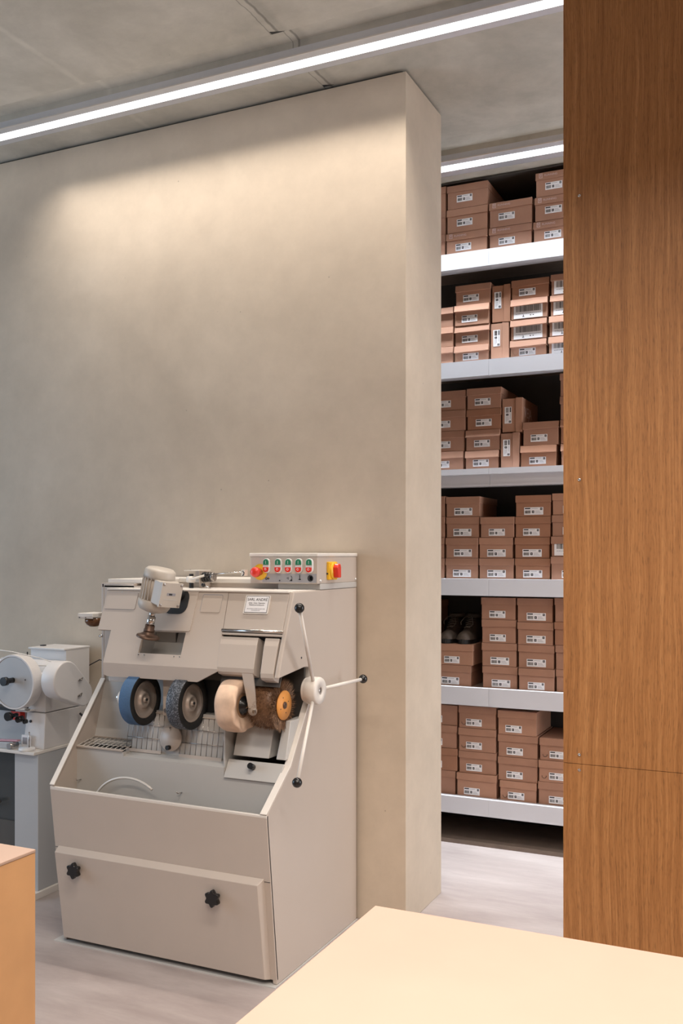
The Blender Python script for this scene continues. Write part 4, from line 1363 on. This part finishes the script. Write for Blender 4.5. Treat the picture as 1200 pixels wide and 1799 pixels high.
# big round wheel guard facing the room
dw = MB().lathe([(0.0, 0.002), (0.112, 0.002), (0.112, -0.003), (0.119, -0.003), (0.121, 0.004), (0.121, 0.050), (0.115, 0.056), (0.0, 0.056)],
                (-3.085, 3.195, 0.943), (0, 1, 0), 'white_enamel', 64, True, False)
DW = dw.build('round_wheel', SM)
dk = MB().lathe([(0.0, -0.0005), (0.110, -0.0005), (0.110, 0.001)], (-3.085, 3.195, 0.943), (0, 1, 0), 'cool_paint', 64, False, False)
dk.build('wheel_face', DW)
MB().cyl((-3.085, 3.195, 0.952), (-3.085, 3.15, 0.952), 0.012, 'black_plastic', 20).cyl((-3.085, 3.155, 0.952), (-3.085, 3.135, 0.952), 0.019, 'black_plastic', 24).build('wheel_knob', DW)
MB().cyl((-3.015, 3.195, 0.957), (-3.015, 3.193, 0.957), 0.003, 'ink', 8).cyl((-3.15, 3.195, 0.93), (-3.15, 3.193, 0.93), 0.003, 'ink', 8).build('rivet', DW)
# pear-shaped belt guard facing right
pr_ = [(3.272, 0.968, 0.082), (3.372, 0.882, 0.056)]
hull = []
c1, c2 = Vector((3.272, 0.955)), Vector((3.385, 0.882))
r1, r2 = 0.083, 0.055
d12 = (c2 - c1)
L12 = d12.length
ang = math.atan2(d12.y, d12.x)
off = math.acos((r1 - r2) / L12)
for i in range(25):
    a = ang + off + (2 * math.pi - 2 * off) * i / 24
    hull.append((c1.x + r1 * math.cos(a), c1.y + r1 * math.sin(a)))
for i in range(15):
    a = ang - off + 2 * off * i / 14
    hull.append((c2.x + r2 * math.cos(a), c2.y + r2 * math.sin(a)))
pg_ = MB().prism(hull, 'x', -2.925, -2.85, 'white_enamel', True)
PG = pg_.build('belt_guard', SM, 0.006, 3)
MB().cyl((-2.99, 3.30, 0.945), (-2.925, 3.30, 0.945), 0.03, 'white_enamel', 24).build('guard_boss', SM)
for yy, zz in ((3.352, 0.948), (3.348, 0.880)):
    q = MB().cyl((-2.85, yy, zz), (-2.838, yy, zz), 0.0035, 'steel', 12)
    q.hexa([(-2.846, yy - 0.014, zz - 0.006), (-2.842, yy - 0.014, zz - 0.006), (-2.842, yy + 0.012, zz + 0.004), (-2.846, yy + 0.012, zz + 0.004),
            (-2.846, yy - 0.014, zz - 0.001), (-2.842, yy - 0.014, zz - 0.001), (-2.842, yy + 0.014, zz + 0.010), (-2.846, yy + 0.014, zz + 0.010)], 'steel')
    q.build('wing_nut', PG)
MB().cyl((-2.984, 3.44, 0.835), (-2.98, 3.44, 0.835), 0.005, 'black_matte', 12).build('screw_hole', SM)
MB().tube([(-2.975, 3.50, 0.77), (-2.955, 3.52, 0.74), (-2.93, 3.53, 0.70)], 0.005, 'black_matte').build('cable', SM)
MB().tube([(-2.99, 3.58, 0.98), (-2.93, 3.585, 1.01), (-2.88, 3.59, 1.0), (-2.85, 3.595, 0.93)], 0.0025, 'ink').build('cable', SM)
# thread running over the wheel
MB().tube([(-3.22, 3.16, 1.09), (-3.09, 3.20, 1.075), (-3.0, 3.27, 1.045), (-2.925, 3.30, 1.02)], 0.0022, 'white_plastic', 6).build('thread', SM)
MB().tube([(-3.05, 3.27, 1.01), (-2.925, 3.30, 1.012)], 0.003, 'white_plastic', 6).build('thread', SM)
# front details
MB().box((-3.10, 3.262, 0.645), (-3.05, 3.268, 0.70), 'paper').box((-3.094, 3.2612, 0.66), (-3.068, 3.262, 0.69), 'ink_grey').box((-3.058, 3.2612, 0.65), (-3.053, 3.262, 0.70), 'ink').build('instruction_card', SM)
MB().box((-3.20, 3.30, 0.755), (-3.145, 3.33, 0.80), 'red_plastic').build('warning_sticker', SM)
MB().box((-3.30, 3.27, 0.80), (-3.12, 3.33, 0.815), 'black_matte').build('guide_bar', SM)
MB().box((-3.11, 3.235, 0.808), (-3.045, 3.285, 0.814), 'white_enamel').lathe([(0.006, 0), (0.012, 0), (0.012, 0.004), (0.006, 0.004)], (-3.055, 3.25, 0.816), (0, 0, 1), 'steel', 20).build('thread_guide', SM)
kb = MB().cyl((-3.115, 3.25, 0.79), (-3.115, 3.20, 0.79), 0.009, 'black_plastic', 16).cyl((-3.115, 3.21, 0.79), (-3.115, 3.19, 0.79), 0.019, 'black_plastic', 24)
kb.cyl((-3.085, 3.25, 0.775), (-3.085, 3.22, 0.775), 0.014, 'black_plastic', 20).cyl((-3.06, 3.25, 0.765), (-3.06, 3.235, 0.765), 0.010, 'black_plastic', 20)
kb.build('tension_knob', SM)
MB().cyl((-3.065, 3.285, 0.76), (-3.065, 3.277, 0.76), 0.006, 'ink', 14).build('screw_hole', SM)
# things on its little table
dp = thing('spool_stand', (-3.045, 3.24, 0.641), 'small white spool plate with pin on the stitching machine table', 'spool')
MB().lathe([(0, 0), (0.034, 0), (0.036, 0.004), (0.034, 0.012), (0, 0.012)], (-3.045, 3.236, 0.641), (0, 0, 1), 'white_plastic', 36).build('plate', dp)
MB().cyl((-3.04, 3.245, 0.653), (-3.04, 3.245, 0.72), 0.003, 'steel', 10).build('pin', dp)
st = thing('hand_tool', (-3.16, 3.235, 0.641), 'grey and pink long-nosed tool lying on the stitching machine table', 'tool')
MB().hexa([(-3.34, 3.225, 0.641), (-3.115, 3.222, 0.641), (-3.115, 3.25, 0.641), (-3.34, 3.25, 0.641),
           (-3.34, 3.225, 0.66), (-3.115, 3.222, 0.672), (-3.115, 3.25, 0.672), (-3.34, 3.25, 0.66)], 'cool_paint').build('tool_body', st, 0.003)
MB().hexa([(-3.34, 3.222, 0.662), (-3.09, 3.225, 0.676), (-3.09, 3.245, 0.676), (-3.34, 3.245, 0.662),
           (-3.34, 3.222, 0.670), (-3.09, 3.225, 0.684), (-3.09, 3.245, 0.684), (-3.34, 3.245, 0.670)], 'pink_plastic').build('handle', st, 0.002)
MB().cyl((-3.125, 3.21, 0.657), (-3.125, 3.26, 0.657), 0.013, 'steel', 18).build('tool_pivot', st)

for o in list(bpy.data.objects):
    if '_w' in o:
        del o['_w']
